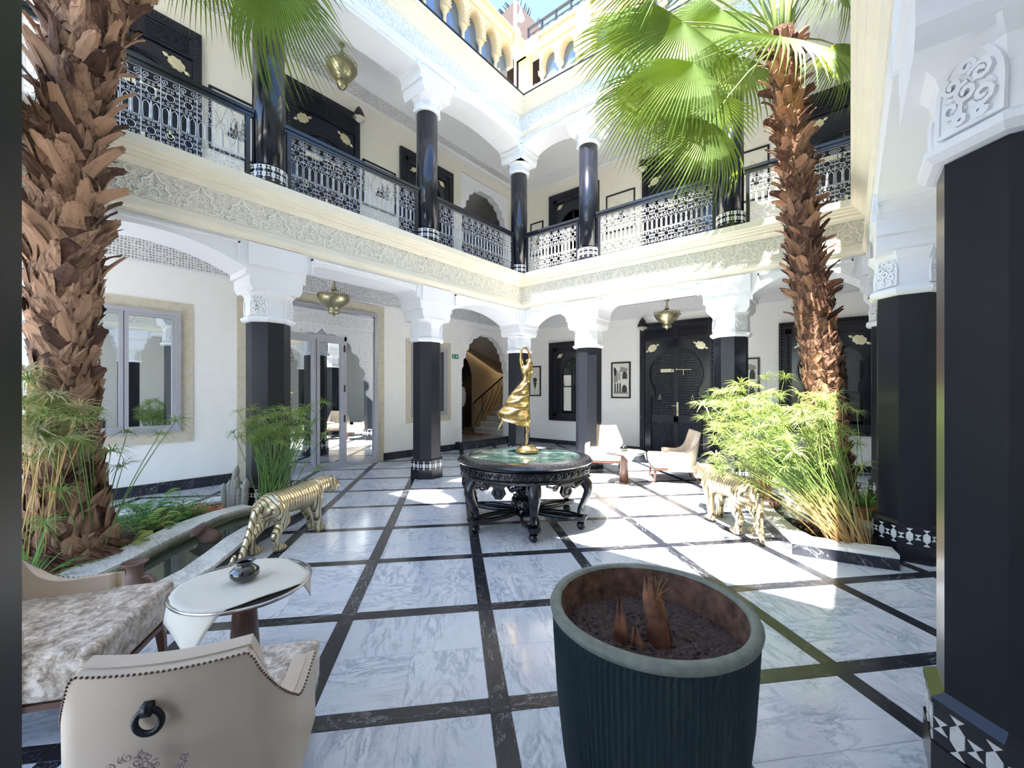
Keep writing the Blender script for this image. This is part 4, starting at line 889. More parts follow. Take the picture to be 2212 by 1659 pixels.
# chair: local frame, sits facing +y, origin on the floor under the seat centre
def make_chair(label, loc, rz, nails=True, sc=None):
    r = thing('slipper_chair', label, 'chair', loc, rz, 'beige button-backed slipper chairs', sc=sc)
    W, D = .34, .36; zs = .44
    # wrap-around shell: back panel that sweeps down into low arms
    def top(t):                     # t = 0 centre of back .. 1 front end of an arm
        if t < .40: return .84-.010*cos(t/.40*pi/2)
        if t < .78: s = (t-.40)/.38; return .495+.345*(1-s)**2.6
        return .495+.01*(t-.78)/.22
    def plan(t, off):               # plan curve of the shell
        if t < .42: s = t/.42; x = s*.265; y = -D+.025*(s**2)
        elif t < .60: s = (t-.42)/.18; x = .265+.085*sin(s*pi/2); y = -D+.025+.105*(1-cos(s*pi/2))
        else: s = (t-.60)/.40; x = .35+.005*s; y = -D+.13+.34*s
        return x, y
    def shell(off_in, lo, hi_pad, name, mat, thick, front):
        N = 40; ts = [i/(N-1)*front for i in range(N)]; P = []
        for sgn in (-1, 1):
            L = []
            for t in (reversed(ts) if sgn < 0 else ts[1:]):
                x, y = plan(t, 0); x2, y2 = plan(min(1, t+.02), 0); x1, y1 = plan(max(0, t-.02), 0)
                tx, ty = x2-x1, y2-y1; l = sqrt(tx*tx+ty*ty) or 1; nx, ny = -ty/l, tx/l
                L.append((sgn*x, y, sgn*nx, ny, t))
            P += L
        b = MB(); rows = 7; v = []; n = len(P)
        for (x, y, nx, ny, t) in P:
            zt = top(t)+hi_pad; rec = .08*(1 if t < .42 else max(0, 1-(t-.42)/.16))        # the back leans out with height
            ring = []
            for k in range(rows):
                z = lo+(zt-lo)*k/(rows-1); ly = -rec*((z-.3)/.55 if z > .3 else 0); nar = 1-.03*max(0, (z-.5)/.35)*(1 if t < .62 else 0)
                ring.append(((x+nx*off_in)*nar, y+ny*off_in+ly, z))
            for k in range(rows-1, -1, -1):
                z = lo+(zt-lo)*k/(rows-1); ly = -rec*((z-.3)/.55 if z > .3 else 0); nar = 1-.03*max(0, (z-.5)/.35)*(1 if t < .62 else 0)
                ring.append(((x+nx*(off_in+thick))*nar, y+ny*(off_in+thick)+ly, z+(.006 if k == rows-1 else 0)))
            v += ring
        m_ = 2*rows
        f = [(i*m_+k, i*m_+(k+1) % m_, (i+1)*m_+(k+1) % m_, (i+1)*m_+k) for i in range(n-1) for k in range(m_)]+[tuple(range(m_)), tuple(range((n-1)*m_+m_-1, (n-1)*m_-1, -1))]
        b.add(v, f); o = b.build(name, mat, r, True, sharp=50); edge = [v[i*m_+rows-1] for i in range(n)]
        return o, edge
    sh, edge = shell(0, .20, 0, 'shell', 'leather', .03, 1.)
    pad, _ = shell(.03, .40, .012, 'back_padding', 'leather', .055, .97)
    s = MB(); rr = .05
    s.add([(-W+.02, -D+.05, .24), (W-.02, -D+.05, .24), (W, D-.02, .24), (-W, D-.02, .24), (-W+.02, -D+.05, zs), (W-.02, -D+.05, zs), (W, D, zs), (-W, D, zs)], [(3, 2, 1, 0), (4, 5, 6, 7), (0, 1, 5, 4), (1, 2, 6, 5), (2, 3, 7, 6), (3, 0, 4, 7)])
    o = s.build('seat', 'velvet', r); soft(o, 0, .03); o.data.polygons.foreach_set('use_smooth', [True]*6)
    MB().box(-W+.01, W-.01, -D+.03, D-.02, .215, .24).build('seat_rail', 'wood', r)
    # button tufts
    bm_ = MB()
    for (x, z) in ((-.11, .76), (.0, .76), (.11, .76), (-.165, .67), (-.055, .67), (.055, .67), (.165, .67), (-.11, .58), (0, .58), (.11, .58), (-.22, .57), (.22, .57)):
        t = min(.6, abs(x)/.235*.42); px, py = plan(t, 0); lean = .08*((z-.3)/.55); bm_.ball((x, py+.085-lean, z), (.013, .008, .013), 8, 5)
    tag(bm_.build('buttons', 'leather', r, True), kind='stuff')
    fo = MB()
    for (x, z, x2, z2) in [(a, .76, a+d, .67) for a in (-.11, 0, .11) for d in (-.055, .055)]+[(a, .67, a+d, .58) for a in (-.165, -.055, .055, .165) for d in (-.055, .055)]:
        t = min(.6, abs((x+x2)/2)/.235*.42); px, py = plan(t, 0); lean = .08
        fo.tube([(x, py+.083-lean*((z-.3)/.55), z), (x2, py+.083-lean*((z2-.3)/.55), z2)], .004, 4)
    tag(fo.build('tufting_creases', 'leather', r), kind='stuff')
    if nails:
        pts = [Vector(p) for p in edge]; nb = MB(); acc = 0; last = pts[0]
        for p in pts[1:]:
            d = (p-last).length; k = max(1, int(d/.0125))
            for i in range(k): q = last.lerp(p, (i+.5)/k); nb.ball(tuple(q), (.0055, .0055, .0045), 6, 4)
            last = p
        tag(nb.build('nailhead_trim', 'wood', r, True), kind='stuff')
    for sx in (-1, 1):
        for sy, ln in ((1, .0), (-1, .07)):
            MB().tube([(sx*(W-.05), sy*(D-.06), .22), (sx*(W-.045), sy*(D-.05)-(ln if sy < 0 else -.01), .0)], [.030, .017], 4).build('leg', 'wood', r)
    q = MB(); q.tube([(-.035+.036*cos(a), -D-.072, .675+.038*sin(a)) for a in [2*pi*i/20 for i in range(20)]], .010, 8, cap=False, closed=True); q.box(-.049, -.021, -D-.09, -D-.04, .70, .735)
    q.build('ring_pull', 'blackiron', r, True)
    if sc:
        q = MB(); rr_ = random.Random(3)
        for k in range(46):
            a = rr_.uniform(0, 6.28); d = .13*sqrt(rr_.random()); q.tube([(x, -D-.036-.08*((z-.3)/.55 if z > .3 else 0), z) for x, _, z in spiral((-.04+d*cos(a), .50+d*.7*sin(a)), rr_.uniform(.010, .022), 1.2, rr_.choice((-1, 1)), a, 9)], .0022, 4, cap=False)
        tag(q.build('faded_damask_print', 'faded', r), kind='stuff')
    return r
M['faded'] = plain('faded_print', (.34, .26, .25), .6)
# ---- small side table with lace
def side_table(label, lab_cloth, lab_vase, x, y, z, R, rot, sgm, crot, kx, ky, sx_):
    r = thing('side_table', label, 'table', (x, y, 0), rot, 'small round pedestal side tables')
    MB().lathe([(.15, 0), (.15, .012), (.13, .03), (.05, .045)], 24).build('base', 'silver' if sgm else 'wood', r, True, sharp=40)
    MB().lathe([(.078, .03), (.05, z-.06), (.05, z-.03)], 20).build('pedestal', 'wood', r, True)
    MB().lathe([(R-.05, z-.04), (R-.01, z-.025), (R-.01, z-.018)], 40).build('under_tray', 'wood', r, True, sharp=40)
    MB().lathe([(R, z-.012), (R+.002, z-.006), (R, z)], 48).build('glass_top', 'glass', r, True, sharp=40)
    MB().tube([((R+.004)*cos(a), (R+.004)*sin(a), z-.006) for a in [2*pi*i/48 for i in range(48)]], .007, 6, cap=False, closed=True).build('metal_rim', 'silver', r, True)
    c = MB(); hs = R*.86; N = 34
    def fn(u, v):
        X = (u-.5)*2*R*kx+sx_; Y = (v-.5)*2*R*ky; d = sqrt(X*X+Y*Y); zz = z+.004
        if d > R: zz = z+.004-(d-R)*1.5; X, Y = X*(R+(d-R)*.25)/d, Y*(R+(d-R)*.25)/d
        return (X, Y, zz+.0015*sin(X*31+Y*17))
    c.grid(fn, N, N); o = c.build('lace_cloth', 'lace', None, True); o.location = (x, y, 0); o.rotation_euler = (0, 0, crot)
    so_ = o.modifiers.new('thick', 'SOLIDIFY'); so_.thickness = .002; so_.offset = 1
    tag(o, lab_cloth, 'tablecloth', 'ivory lace table covers')
    vz = thing('vase', lab_vase, 'vase', (x, y, z+.0075), 0, 'small round black vases')
    MB().lathe([(.030, 0), (.046, .006), (.068, .032), (.066, .055), (.045, .074), (.036, .082), (.036, .090), (.050, .102), (.046, .104), (.032, .094), (.032, .084), (.040, .07), (.058, .05), (.058, .035), (.03, .012)], 28, cap=True).build('body', 'ceramic', vz, True)
    return r, vz
# ---- carved round table
TX, TY = -2.93, 3.84
t = thing('carved_table', 'round black carved table with green marble top and six curved legs', 'table', (TX, TY, 0), radians(15))
MB().lathe([(.64, .752), (.64, .772)], 64).build('marble_top', 'greenmarble', t)
MB().lathe([(.63, .77), (.645, .785), (.66, .782), (.70, .775), (.755, .755), (.775, .735), (.765, .72), (.73, .715), (.70, .70)], 72, cap=False).build('rim', 'darkwood', t, True, sharp=35)
MB().lathe([(.71, .715), (.715, .70), (.73, .69), (.735, .62), (.72, .60), (.73, .585), (.74, .575), (.70, .565), (.66, .57)], 72, cap=False).build('apron', 'darkwood', t, True, sharp=35)
rl = MB()
for k in range(44):
    a = 2*pi*k/44; c_, s_ = cos(a), sin(a); m_ = mtx((.738*c_, .738*s_, .655), (-s_, c_, 0), (-c_, -s_, 0)); rl.m = m_
    rl.tube(spiral((0, 0), .036, 1.5, 1 if k % 2 else -1, k % 2*pi, 12), .006, 4, cap=False); rl.ball((.045, 0, .01), (.020, .009, .009), 6, 4, Matrix.Rotation(.7 if k % 2 else -.7, 3, 'Y'))
for k in range(60):
    a = 2*pi*k/60; c_, s_ = cos(a), sin(a); rl.m = mtx((.735*c_, .735*s_, .763), (-s_, c_, 0), (-c_*.3, -s_*.3, .9), (c_*.9, s_*.9, .3))
    rl.tube([(-.022, -.004, -.014), (0, -.007, .014), (.022, -.004, -.014)], .0055, 4)
rl.m = None; tag(rl.build('apron_carving', 'darkwood', t, True), kind='stuff')
for k in range(6):
    a = 2*pi*k/6; mm_ = Matrix.Rotation(a, 4, 'Z')
    path = [(.60, 0, .585), (.68, 0, .56), (.735, 0, .50), (.745, 0, .43), (.71, 0, .34), (.665, 0, .25), (.65, 0, .19), (.665, 0, .15)]
    b = MB(mm_); b.tube([(.66, 0, .60)]+path[1:], [.075, .075, .070, .062, .050, .040, .036, .040], 8, flat=.8)
    leg = b.build('leg', 'darkwood', t, True)
    b = MB(mm_)
    for s in (-1, 1):
        b.tube([(x, s*.055, z) for x, _, z in spiral((.60, .50), .055, 1.4, -1, 1.2, 14)], .012, 5, cap=False)
    for q in range(7):
        z = .52-q*.048; x = .765-.0*q-(0 if q < 2 else (q-2)*.018)
        for s in (-1, 1): b.tube([(x-.012, 0, z-.035), (x-.008, s*.022, z-.005), (x-.02, s*.042, z+.02)], [.004, .009, .005], 4)
    b.tube([(.70, 0, .57), (.765, 0, .50), (.768, 0, .43), (.735, 0, .33), (.69, 0, .23)], .007, 4)
    tag(b.build('leaf_carving', 'darkwood', leg, True), kind='stuff')
    b = MB(mm_); b.box(.60, .73, -.065, .065, .125, .15).box(.615, .715, -.05, .05, .10, .125); b.lathe([(.02, .10), (.025, .085), (.045, .07), (.05, .045), (.04, .02), (.022, .0)], 12, c=(.665, 0, 0)); b.build('foot', 'darkwood', leg, sharp=30)
    st_ = MB(mm_); N = 28; loop = [(.37+.265*cos(2*pi*i/N), (.085+.02*cos(2*pi*i/N))*sin(2*pi*i/N), .135) for i in range(N)]
    st_.tube(loop, .020, 6, cap=False, closed=True, flat=1.3); st_.build('stretcher_loop', 'darkwood', t, True)
    mm2 = Matrix.Rotation(a+pi/6, 4, 'Z'); b = MB(mm2)
    b.prism([(0, 0)], 0, 0) if False else None
    b.m = mm2 @ mtx((.69, 0, .565), (0, 1, 0), (-1, 0, 0))
    b.prism([(-.09, 0), (-.055, -.035), (-.075, -.09), (-.03, -.145), (.03, -.145), (.075, -.09), (.055, -.035), (.09, 0)], -.02, .02); b.tube([(.038*cos(q), -.024, -.08+.038*sin(q)) for q in [2*pi*i/12 for i in range(12)]], .010, 5, closed=True, cap=False)
    for s in (-1, 1): b.tube(spiral((s*.15, -.03), .04, 1.3, s, pi/2, 12), .012, 5); b.tube([(s*.09, 0, -.0), (s*.13, 0, -.05), (s*.20, 0, -.02), (s*.26, 0, .0)], .014, 5)
    b.build('pendant_boss', 'darkwood', t)
MB().lathe([(.03, .06), (.10, .08), (.13, .12), (.12, .16), (.15, .20), (.14, .26), (.09, .30), (.10, .33), (.115, .38), (.09, .43), (.05, .46), (.035, .49), (.02, .50)], 24).build('centre_urn', 'darkwood', t, True, sharp=40)
b = MB()
for k in range(16):
    a = 2*pi*k/16
    for z, r_ in ((.19, .15), (.26, .14), (.38, .115)): b.ball((r_*cos(a), r_*sin(a), z), (.018, .018, .03), 6, 4)
tag(b.build('urn_carving', 'darkwood', t, True), kind='stuff')
# ---- gold dancer
dn = thing('dancer_statue', 'gold statue of a dancer with raised arms on the green marble table', 'statue', (-3.00, 3.98, .7855), radians(39.1))
# local x = to the right in the picture, y = away from the camera
MB().lathe([(.135, 0), (.14, .012), (.135, .03), (.12, .035), (.105, .055), (.09, .065), (.085, .08), (.02, .085)], 36).build('plinth', 'gold', dn, True, sharp=40)
b = MB()
def J(px, py, d=0.): return ((px-1133)/900*5.0, d, (973-py)/900*5.0+.0)
# standing leg, torso, head
b.cap(J(1131, 958), J(1133, 930), .017, .018); b.cap(J(1133, 930), J(1134, 900, .01), .020, .036); b.cap(J(1131, 962), J(1127, 966, -.05), .014, .010)
b.cap(J(1133, 905, 0), J(1126, 838, 0), .040, .058)
b.cap(J(1131, 820), J(1132, 812), .050, .050); b.cap(J(1132, 812), J(1131, 800), .050, .062); b.cap(J(1131, 800), J(1133, 796), .066, .062)
b.cap(J(1126, 797), J(1140, 797), .040, .040); b.cap(J(1136, 797), J(1138, 788), .024, .024)
b.ball(J(1138, 782), (.038, .045, .050), 12, 8); b.ball(J(1140, 780, -.04), (.008, .010, .010), 6, 4); b.ball(J(1134, 778, .03), (.030, .030, .030), 8, 6)
# arms
b.cap(J(1124, 797), J(1119, 776, -.01), .026, .021); b.cap(J(1119, 776, -.01), J(1120, 753, -.02), .020, .013)
b.cap(J(1141, 797), J(1141, 777, .01), .026, .021); b.cap(J(1141, 777, .01), J(1135, 756, -.02), .020, .013)
for (x, y, x2, y2) in ((1120, 753, 1126, 745), (1120, 752, 1128, 747), (1120, 754, 1127, 750), (1135, 756, 1128, 746), (1135, 755, 1129, 743), (1134, 757, 1127, 749)): b.cap(J(x, y, -.02), J(x2, y2, -.03), .008, .005, 6)
# trailing leg
b.cap(J(1128, 880, .03), J(1090, 893, .05), .048, .030); b.cap(J(1090, 893, .05), J(1074, 918, .06), .024, .014); b.cap(J(1074, 918, .06), J(1069, 928, .05), .013, .007)
organic(b, 'figure', 'gold', dn, .009, 4)
# skirt: a swept surface with deep folds, anchored at the waist and flowing to the left
sk = MB()
outl_r = [(1137, 815), (1138, 840), (1138, 870), (1138, 895), (1137, 920)]; outl_l = [(1126, 815), (1112, 832), (1094, 852), (1082, 874), (1066, 893)]
def lerp_l(L, t): t = t*(len(L)-1); i = min(int(t), len(L)-2); f = t-i; return (L[i][0]+(L[i+1][0]-L[i][0])*f, L[i][1]+(L[i+1][1]-L[i][1])*f)
def skf(u, v):
    a = 2*pi*u; l = lerp_l(outl_l, v); r_ = lerp_l(outl_r, v); c = (1+cos(a))/2
    hem = 1.0; px = r_[0]*c+l[0]*(1-c); py = r_[1]*c+l[1]*(1-c)
    if v > .8: py += (v-.8)/.2*(8*sin(c*pi)-2)
    wid = .045+.10*v*(.35+sin(pi*min(1, c*.9+.1))*.65)
    fold = min(1, v*2.2)*(.020*sin(2*pi*(3.6*v**1.2-1.1*(1-c)**1.5))+.008*sin(2*pi*(7.5*v+1.5*c)+1.))
    d = sin(a)*wid+(fold*(1 if sin(a) > 0 else -1)*min(1, abs(sin(a))*2))
    P = J(px, py); return (P[0], d, P[2]+fold*.8*min(1, abs(sin(a))*2))
sk.grid(skf, 90, 40, closed_u=True); o = sk.build('skirt', 'gold', dn, True); so_ = o.modifiers.new('thick', 'SOLIDIFY'); so_.thickness = .006
# ---- chairs and tables
make_chair('beige leather armchair seen from behind in the foreground, dark ring pull on its back', (-1.795, .503, 0), radians(54.6), sc=.875)
make_chair('beige chair with crushed velvet seat at the left edge, seen from its side', (-2.905, .148, 0), radians(-34.9))
make_chair('cream tufted chair facing the camera in front of the grey column', (-3.62, 7.22, 0), radians(207))
make_chair('beige tufted chair turned to the left in front of the carved door', (-2.38, 7.25, 0), radians(118))
side_table('round glass and metal side table in the left foreground', 'ivory lace cloth draped over the foreground side table', 'shiny black vase on the lace cloth in the foreground', -2.43, .80, .52, .305, .4, False, radians(90), 1.04, .84, -.05)
side_table('small round pedestal table between the two far chairs', 'white lace cloth hanging over the far side table', 'small dark vase on the far side table', -2.88, 6.45, .53, .34, 1.2, True, radians(-6), .92, .92, 0)
# ---- big ribbed pot
p = thing('ribbed_planter', 'large dark teal ribbed planter pot with bare soil in the foreground', 'planter', (-.548, 1.44, 0))
b = MB(); N = 220; prof = [(.255, 0), (.268, .05), (.298, .25), (.320, .45), (.331, .62), (.335, .70), (.336, .735)]
v = []; 
for r_, z in prof:
    for i in range(N): rr = r_+(.0035 if i % 2 else -.0015)*(1 if z < .73 else .2); v.append((rr*cos(2*pi*i/N), rr*sin(2*pi*i/N), z))
b.add(v, [(j*N+i, j*N+(i+1) % N, (j+1)*N+(i+1) % N, (j+1)*N+i) for j in range(len(prof)-1) for i in range(N)]+[tuple(range(N-1, -1, -1))]); b.build('body', 'pot', p)
MB().lathe([(.334, .725), (.345, .735), (.348, .748), (.342, .760), (.316, .762), (.308, .752)], 96, cap=False).build('rim', 'potrim', p, True)
MB().lathe([(.308, .754), (.304, .66), (.298, .56)], 64, cap=False).build('inside_wall', 'potin', p, True)
def soilf(u, v): a = 2*pi*u; r_ = .304*v; q = noise.noise((r_*cos(a)*9, r_*sin(a)*9, 1))*.010+noise.noise((r_*cos(a)*60, r_*sin(a)*60, 3))*.009; return (r_*cos(a), r_*sin(a), .628+q+.006*v)
tag(MB().grid(soilf, 150, 60, closed_u=True).build('soil', 'soil', p, True), kind='stuff')
pb = MB()
for k in range(420):
    a = random.uniform(0, 2*pi); r_ = .30*sqrt(random.random()); s = random.uniform(.003, .008); pb.ball((r_*cos(a), r_*sin(a), .634), (s, s*.8, s*.6), 5, 3)
tag(pb.build('soil_crumbs', 'soil', p), kind='stuff')
def shard(pts, w, name='stump_piece', mat='wood'):
    b = MB(); k = len(pts)
    for s in range(1):
        v = []
        for i, (x, y, z) in enumerate(pts):
            ww = w[i]
            for a in range(-3, 4): an = a/3*1.5; v.append((x+ww*sin(an), y-ww*.8*cos(an), z+(.02*cos(a*2.1) if i == k-1 else 0)))
        b.add(v, [(i*7+j, i*7+j+1, (i+1)*7+j+1, (i+1)*7+j) for i in range(k-1) for j in range(6)])
    o = b.build(name, mat, p, True, recalc=False); so_ = o.modifiers.new('t', 'SOLIDIFY'); so_.thickness = .008; return o
M['husk'] = plain('stump_husk', (.20, .085, .045), .7, var=.5, vscale=20, bmp=.5, bscale=60)
R2 = Matrix.Rotation(YAW, 3, 'Z')
def lp(x, y, z): q = R2 @ Vector((x, y, z)); return tuple(q)
shard([lp(.035, -.015, .60), lp(.02, -.01, .70), lp(.00, 0, .77), lp(-.01, 0, .835)], [.050, .038, .026, .008], mat='husk'); shard([lp(.055, .02, .60), lp(.045, .025, .70), lp(.025, .03, .81)], [.04, .03, .014], mat='husk')
shard([lp(-.09, 0, .60), lp(-.10, 0, .67), lp(-.105, .0, .76)], [.036, .026, .006], mat='husk'); shard([lp(-.045, -.03, .60), lp(-.06, -.03, .67)], [.035, .008], mat='husk')
b = MB()
for k in range(26): a = random.uniform(-1, 1); b.tube([lp(.03, .02, .77), lp(.03+.05*a, .02+random.uniform(-.04, .04), .80+random.uniform(-.03, .04))], .0012, 3)
tag(b.build('stump_fibres', 'strawstem', p), kind='stuff')
# ================================================================== PLANTERS
def band(name, inner, outer, z0, z1, mat, parent=None):
    b = MB(); n = len(inner); v = [(*p, z1) for p in inner]+[(*p, z1) for p in outer]+[(*p, z0) for p in inner]+[(*p, z0) for p in outer]
    f = []
    for i in range(n-1): f += [(i, i+1, n+i+1, n+i), (2*n+i, 3*n+i, 3*n+i+1, 2*n+i+1), (i, 2*n+i, 2*n+i+1, i+1), (n+i, n+i+1, 3*n+i+1, 3*n+i)]
    f += [(0, n, 3*n, 2*n), (n-1, 3*n-1, 4*n-1, 2*n-1)]; b.add(v, f)
    o = b.build(name, mat, parent); return o
def off(pts, d):                      # offset a polyline to its left
    r = []
    for i, p in enumerate(pts):
        a = Vector(pts[max(i-1, 0)]); c = Vector(pts[min(i+1, len(pts)-1)]); t = (c-a).normalized(); r.append((p[0]-t.y*d, p[1]+t.x*d))
    return r
plL = thing('marble_pond', 'curved marble-edged pond and planting bed round the left palm', 'planter', (0, 0, 0))
inn = [(-3.45, -.1), (-3.62, .3), (-3.78, .62), (-3.97, .88), (-4.23, 1.10), (-4.50, 1.31), (-4.72, 1.53), (-4.90, 1.78), (-5.06, 2.02), (-5.22, 2.22), (-5.45, 2.36)]
out = off(inn, -.20)
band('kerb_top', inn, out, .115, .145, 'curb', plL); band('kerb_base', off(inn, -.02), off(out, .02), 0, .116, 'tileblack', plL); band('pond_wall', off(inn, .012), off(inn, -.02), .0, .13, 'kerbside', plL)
dlo = [(-3.75, -.15), (-4.05, .15), (-4.33, .45), (-4.52, .66), (-4.85, .98), (-5.12, 1.26), (-5.36, 1.53), (-5.43, 1.72), (-5.47, 1.90)]
dup_ = [(-4.0, -.3), (-4.3, .0), (-4.60, .31), (-4.91, .67), (-5.14, .90), (-5.37, 1.13), (-5.60, 1.50), (-5.65, 1.68), (-5.68, 1.84)]
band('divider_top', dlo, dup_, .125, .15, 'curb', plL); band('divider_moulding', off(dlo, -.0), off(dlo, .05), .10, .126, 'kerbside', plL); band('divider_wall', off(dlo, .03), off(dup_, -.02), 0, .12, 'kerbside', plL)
MB().slab([(-3.4, -.3), (-3.6, .3), (-3.97, .9), (-4.5, 1.32), (-4.9, 1.8), (-5.2, 2.2), (-5.5, 2.1), (-5.45, 1.7), (-4.9, 1.0), (-4.3, .42), (-3.8, -.2)], .03, .062).build('water', 'water', plL)
MB().slab([(-3.4, -.3), (-3.6, .3), (-3.97, .9), (-4.5, 1.32), (-4.9, 1.8), (-5.2, 2.2), (-5.5, 2.1), (-5.45, 1.7), (-4.9, 1.0), (-4.3, .42), (-3.8, -.2)], .002, .012).build('pond_floor', 'kerbside', plL)
gp = [(-4.2, -.3), (-4.60, .31), (-4.91, .67), (-5.37, 1.13), (-5.62, 1.50), (-5.68, 1.84), (-6.15, 1.86), (-6.3, 1.2), (-6.25, -.3)]
tag(MB().slab(gp, .0, .10).build('bed_soil', 'soil', plL), kind='stuff'); band('bed_edge', [(-6.15, 1.86), (-6.32, 1.2), (-6.27, -.3)], [(-6.23, 1.88), (-6.40, 1.2), (-6.35, -.3)], 0, .13, 'curb', plL)
def pebbles(poly_c, n, z, parent, mat='pebble'):
    b = MB()
    for k in range(n):
        x, y, sx, sy = poly_c[k % len(poly_c)]; s = random.uniform(.014, .028)
        b.ball((x+random.gauss(0, sx), y+random.gauss(0, sy), z+random.uniform(0, .012)), (s, s*random.uniform(.5, .8), s*.5), 6, 4, Matrix.Rotation(random.random()*3, 3, 'Z'))
    tag(b.build('pebbles', mat, parent, True), kind='stuff')
pebbles([(-5.85, 1.72, .13, .10), (-5.98, 1.5, .09, .12), (-4.75, .28, .10, .10), (-4.88, .5, .08, .08)], 420, .10, plL)
plR = thing('marble_pond', 'angular marble-edged pond and planting bed round the right palm', 'planter', (0, 0, 0))
inr = [(-1.28, 7.0), (-.98, 6.45), (-.80, 6.0), (-.60, 5.45), (-.45, 5.1), (-.28, 4.85), (-.02, 4.89), (.28, 4.96)]
our = [(-1.45, 6.92), (-1.13, 6.38), (-.94, 5.93), (-.74, 5.38), (-.58, 5.0), (-.42, 4.62), (.02, 4.69), (.32, 4.75)]
band('kerb_top', inr, our, .10, .135, 'curb', plR); band('kerb_base', off(inr, -.02) if False else inr, our, 0, .101, 'tileblack', plR)
dR0 = [(-1.15, 7.02), (-.88, 6.55), (-.45, 6.1), (-.02, 5.60), (.25, 5.45)]; dR1 = [(-1.0, 7.15), (-.73, 6.72), (-.32, 6.25), (.06, 5.78), (.30, 5.62)]
band('divider_top', dR0, dR1, .13, .165, 'curb', plR); band('divider_wall', off(dR0, .0), dR1, 0, .131, 'kerbside', plR)
MB().slab([(-.98, 6.78), (-.62, 6.9), (-.52, 6.72), (-.88, 6.58)], .0, .21).build('marble_block', 'curb', plR)
MB().slab([(-1.25, 7.0), (-.95, 6.4), (-.58, 5.4), (-.28, 4.87), (.3, 4.98), (.3, 5.5), (0, 5.65), (-.85, 6.6), (-1.1, 7.05)], .02, .05).build('water', 'water', plR)
MB().slab([(-1.25, 7.0), (-.95, 6.4), (-.58, 5.4), (-.28, 4.87), (.3, 4.98), (.3, 5.5), (0, 5.65), (-.85, 6.6), (-1.1, 7.05)], .002, .012).build('pond_floor', 'kerbside', plR)
tag(MB().slab([(-1.05, 7.15), (-.7, 6.7), (-.3, 6.24), (.05, 5.75), (.1, 5.9), (.1, 7.15), (-.9, 7.2)], 0, .12).build('bed_soil', 'soil', plR), kind='stuff')
band('bed_edge', [(-1.05, 7.12), (-.6, 7.15), (-.3, 7.15), (.12, 7.15)], [(-1.05, 7.24), (-.6, 7.26), (-.3, 7.26), (.12, 7.26)], 0, .17, 'curb', plR)
# ================================================================== PALMS
def boot_mesh(n, L, w, curl, mat):
    b = MB(); K = 6; v = []
    for i in range(K):
        t = i/(K-1); ww = w*(1-.45*t)*(1 if t < .85 else .6); y = -.012-curl*t*t*L; z = L*t
        for s in (-1, -.45, .45, 1): v.append((s*ww/2+.004*random.uniform(-1, 1), y+(.018 if abs(s) == 1 else 0)*(1-t*.3), z+(random.uniform(-.03, .03)*L*3 if i == K-1 else 0)))
    for i in range(K):
        t = i/(K-1); ww = w*(1-.45*t); y = -.012-curl*t*t*L; z = L*t
        for s in (-1, 1): v.append((s*ww/2*.9, y+.026*(1-t*.5), z))
    f = [(i*4+j, i*4+j+1, i*4+j+5, i*4+j+4) for i in range(K-1) for j in range(3)]
    o = K*4; f += [(o+i*2, o+i*2+2, o+i*2+3, o+i*2+1) for i in range(K-1)]+[(i*4, i*4+4, o+i*2+2, o+i*2) for i in range(K-1)]+[(i*4+3, o+i*2+1, o+i*2+3, i*4+7) for i in range(K-1)]+[((K-1)*4, (K-1)*4+1, (K-1)*4+2, (K-1)*4+3, o+(K-1)*2+1, o+(K-1)*2)]
    b.add(v, f); return b.mesh('leaf_base', mat)
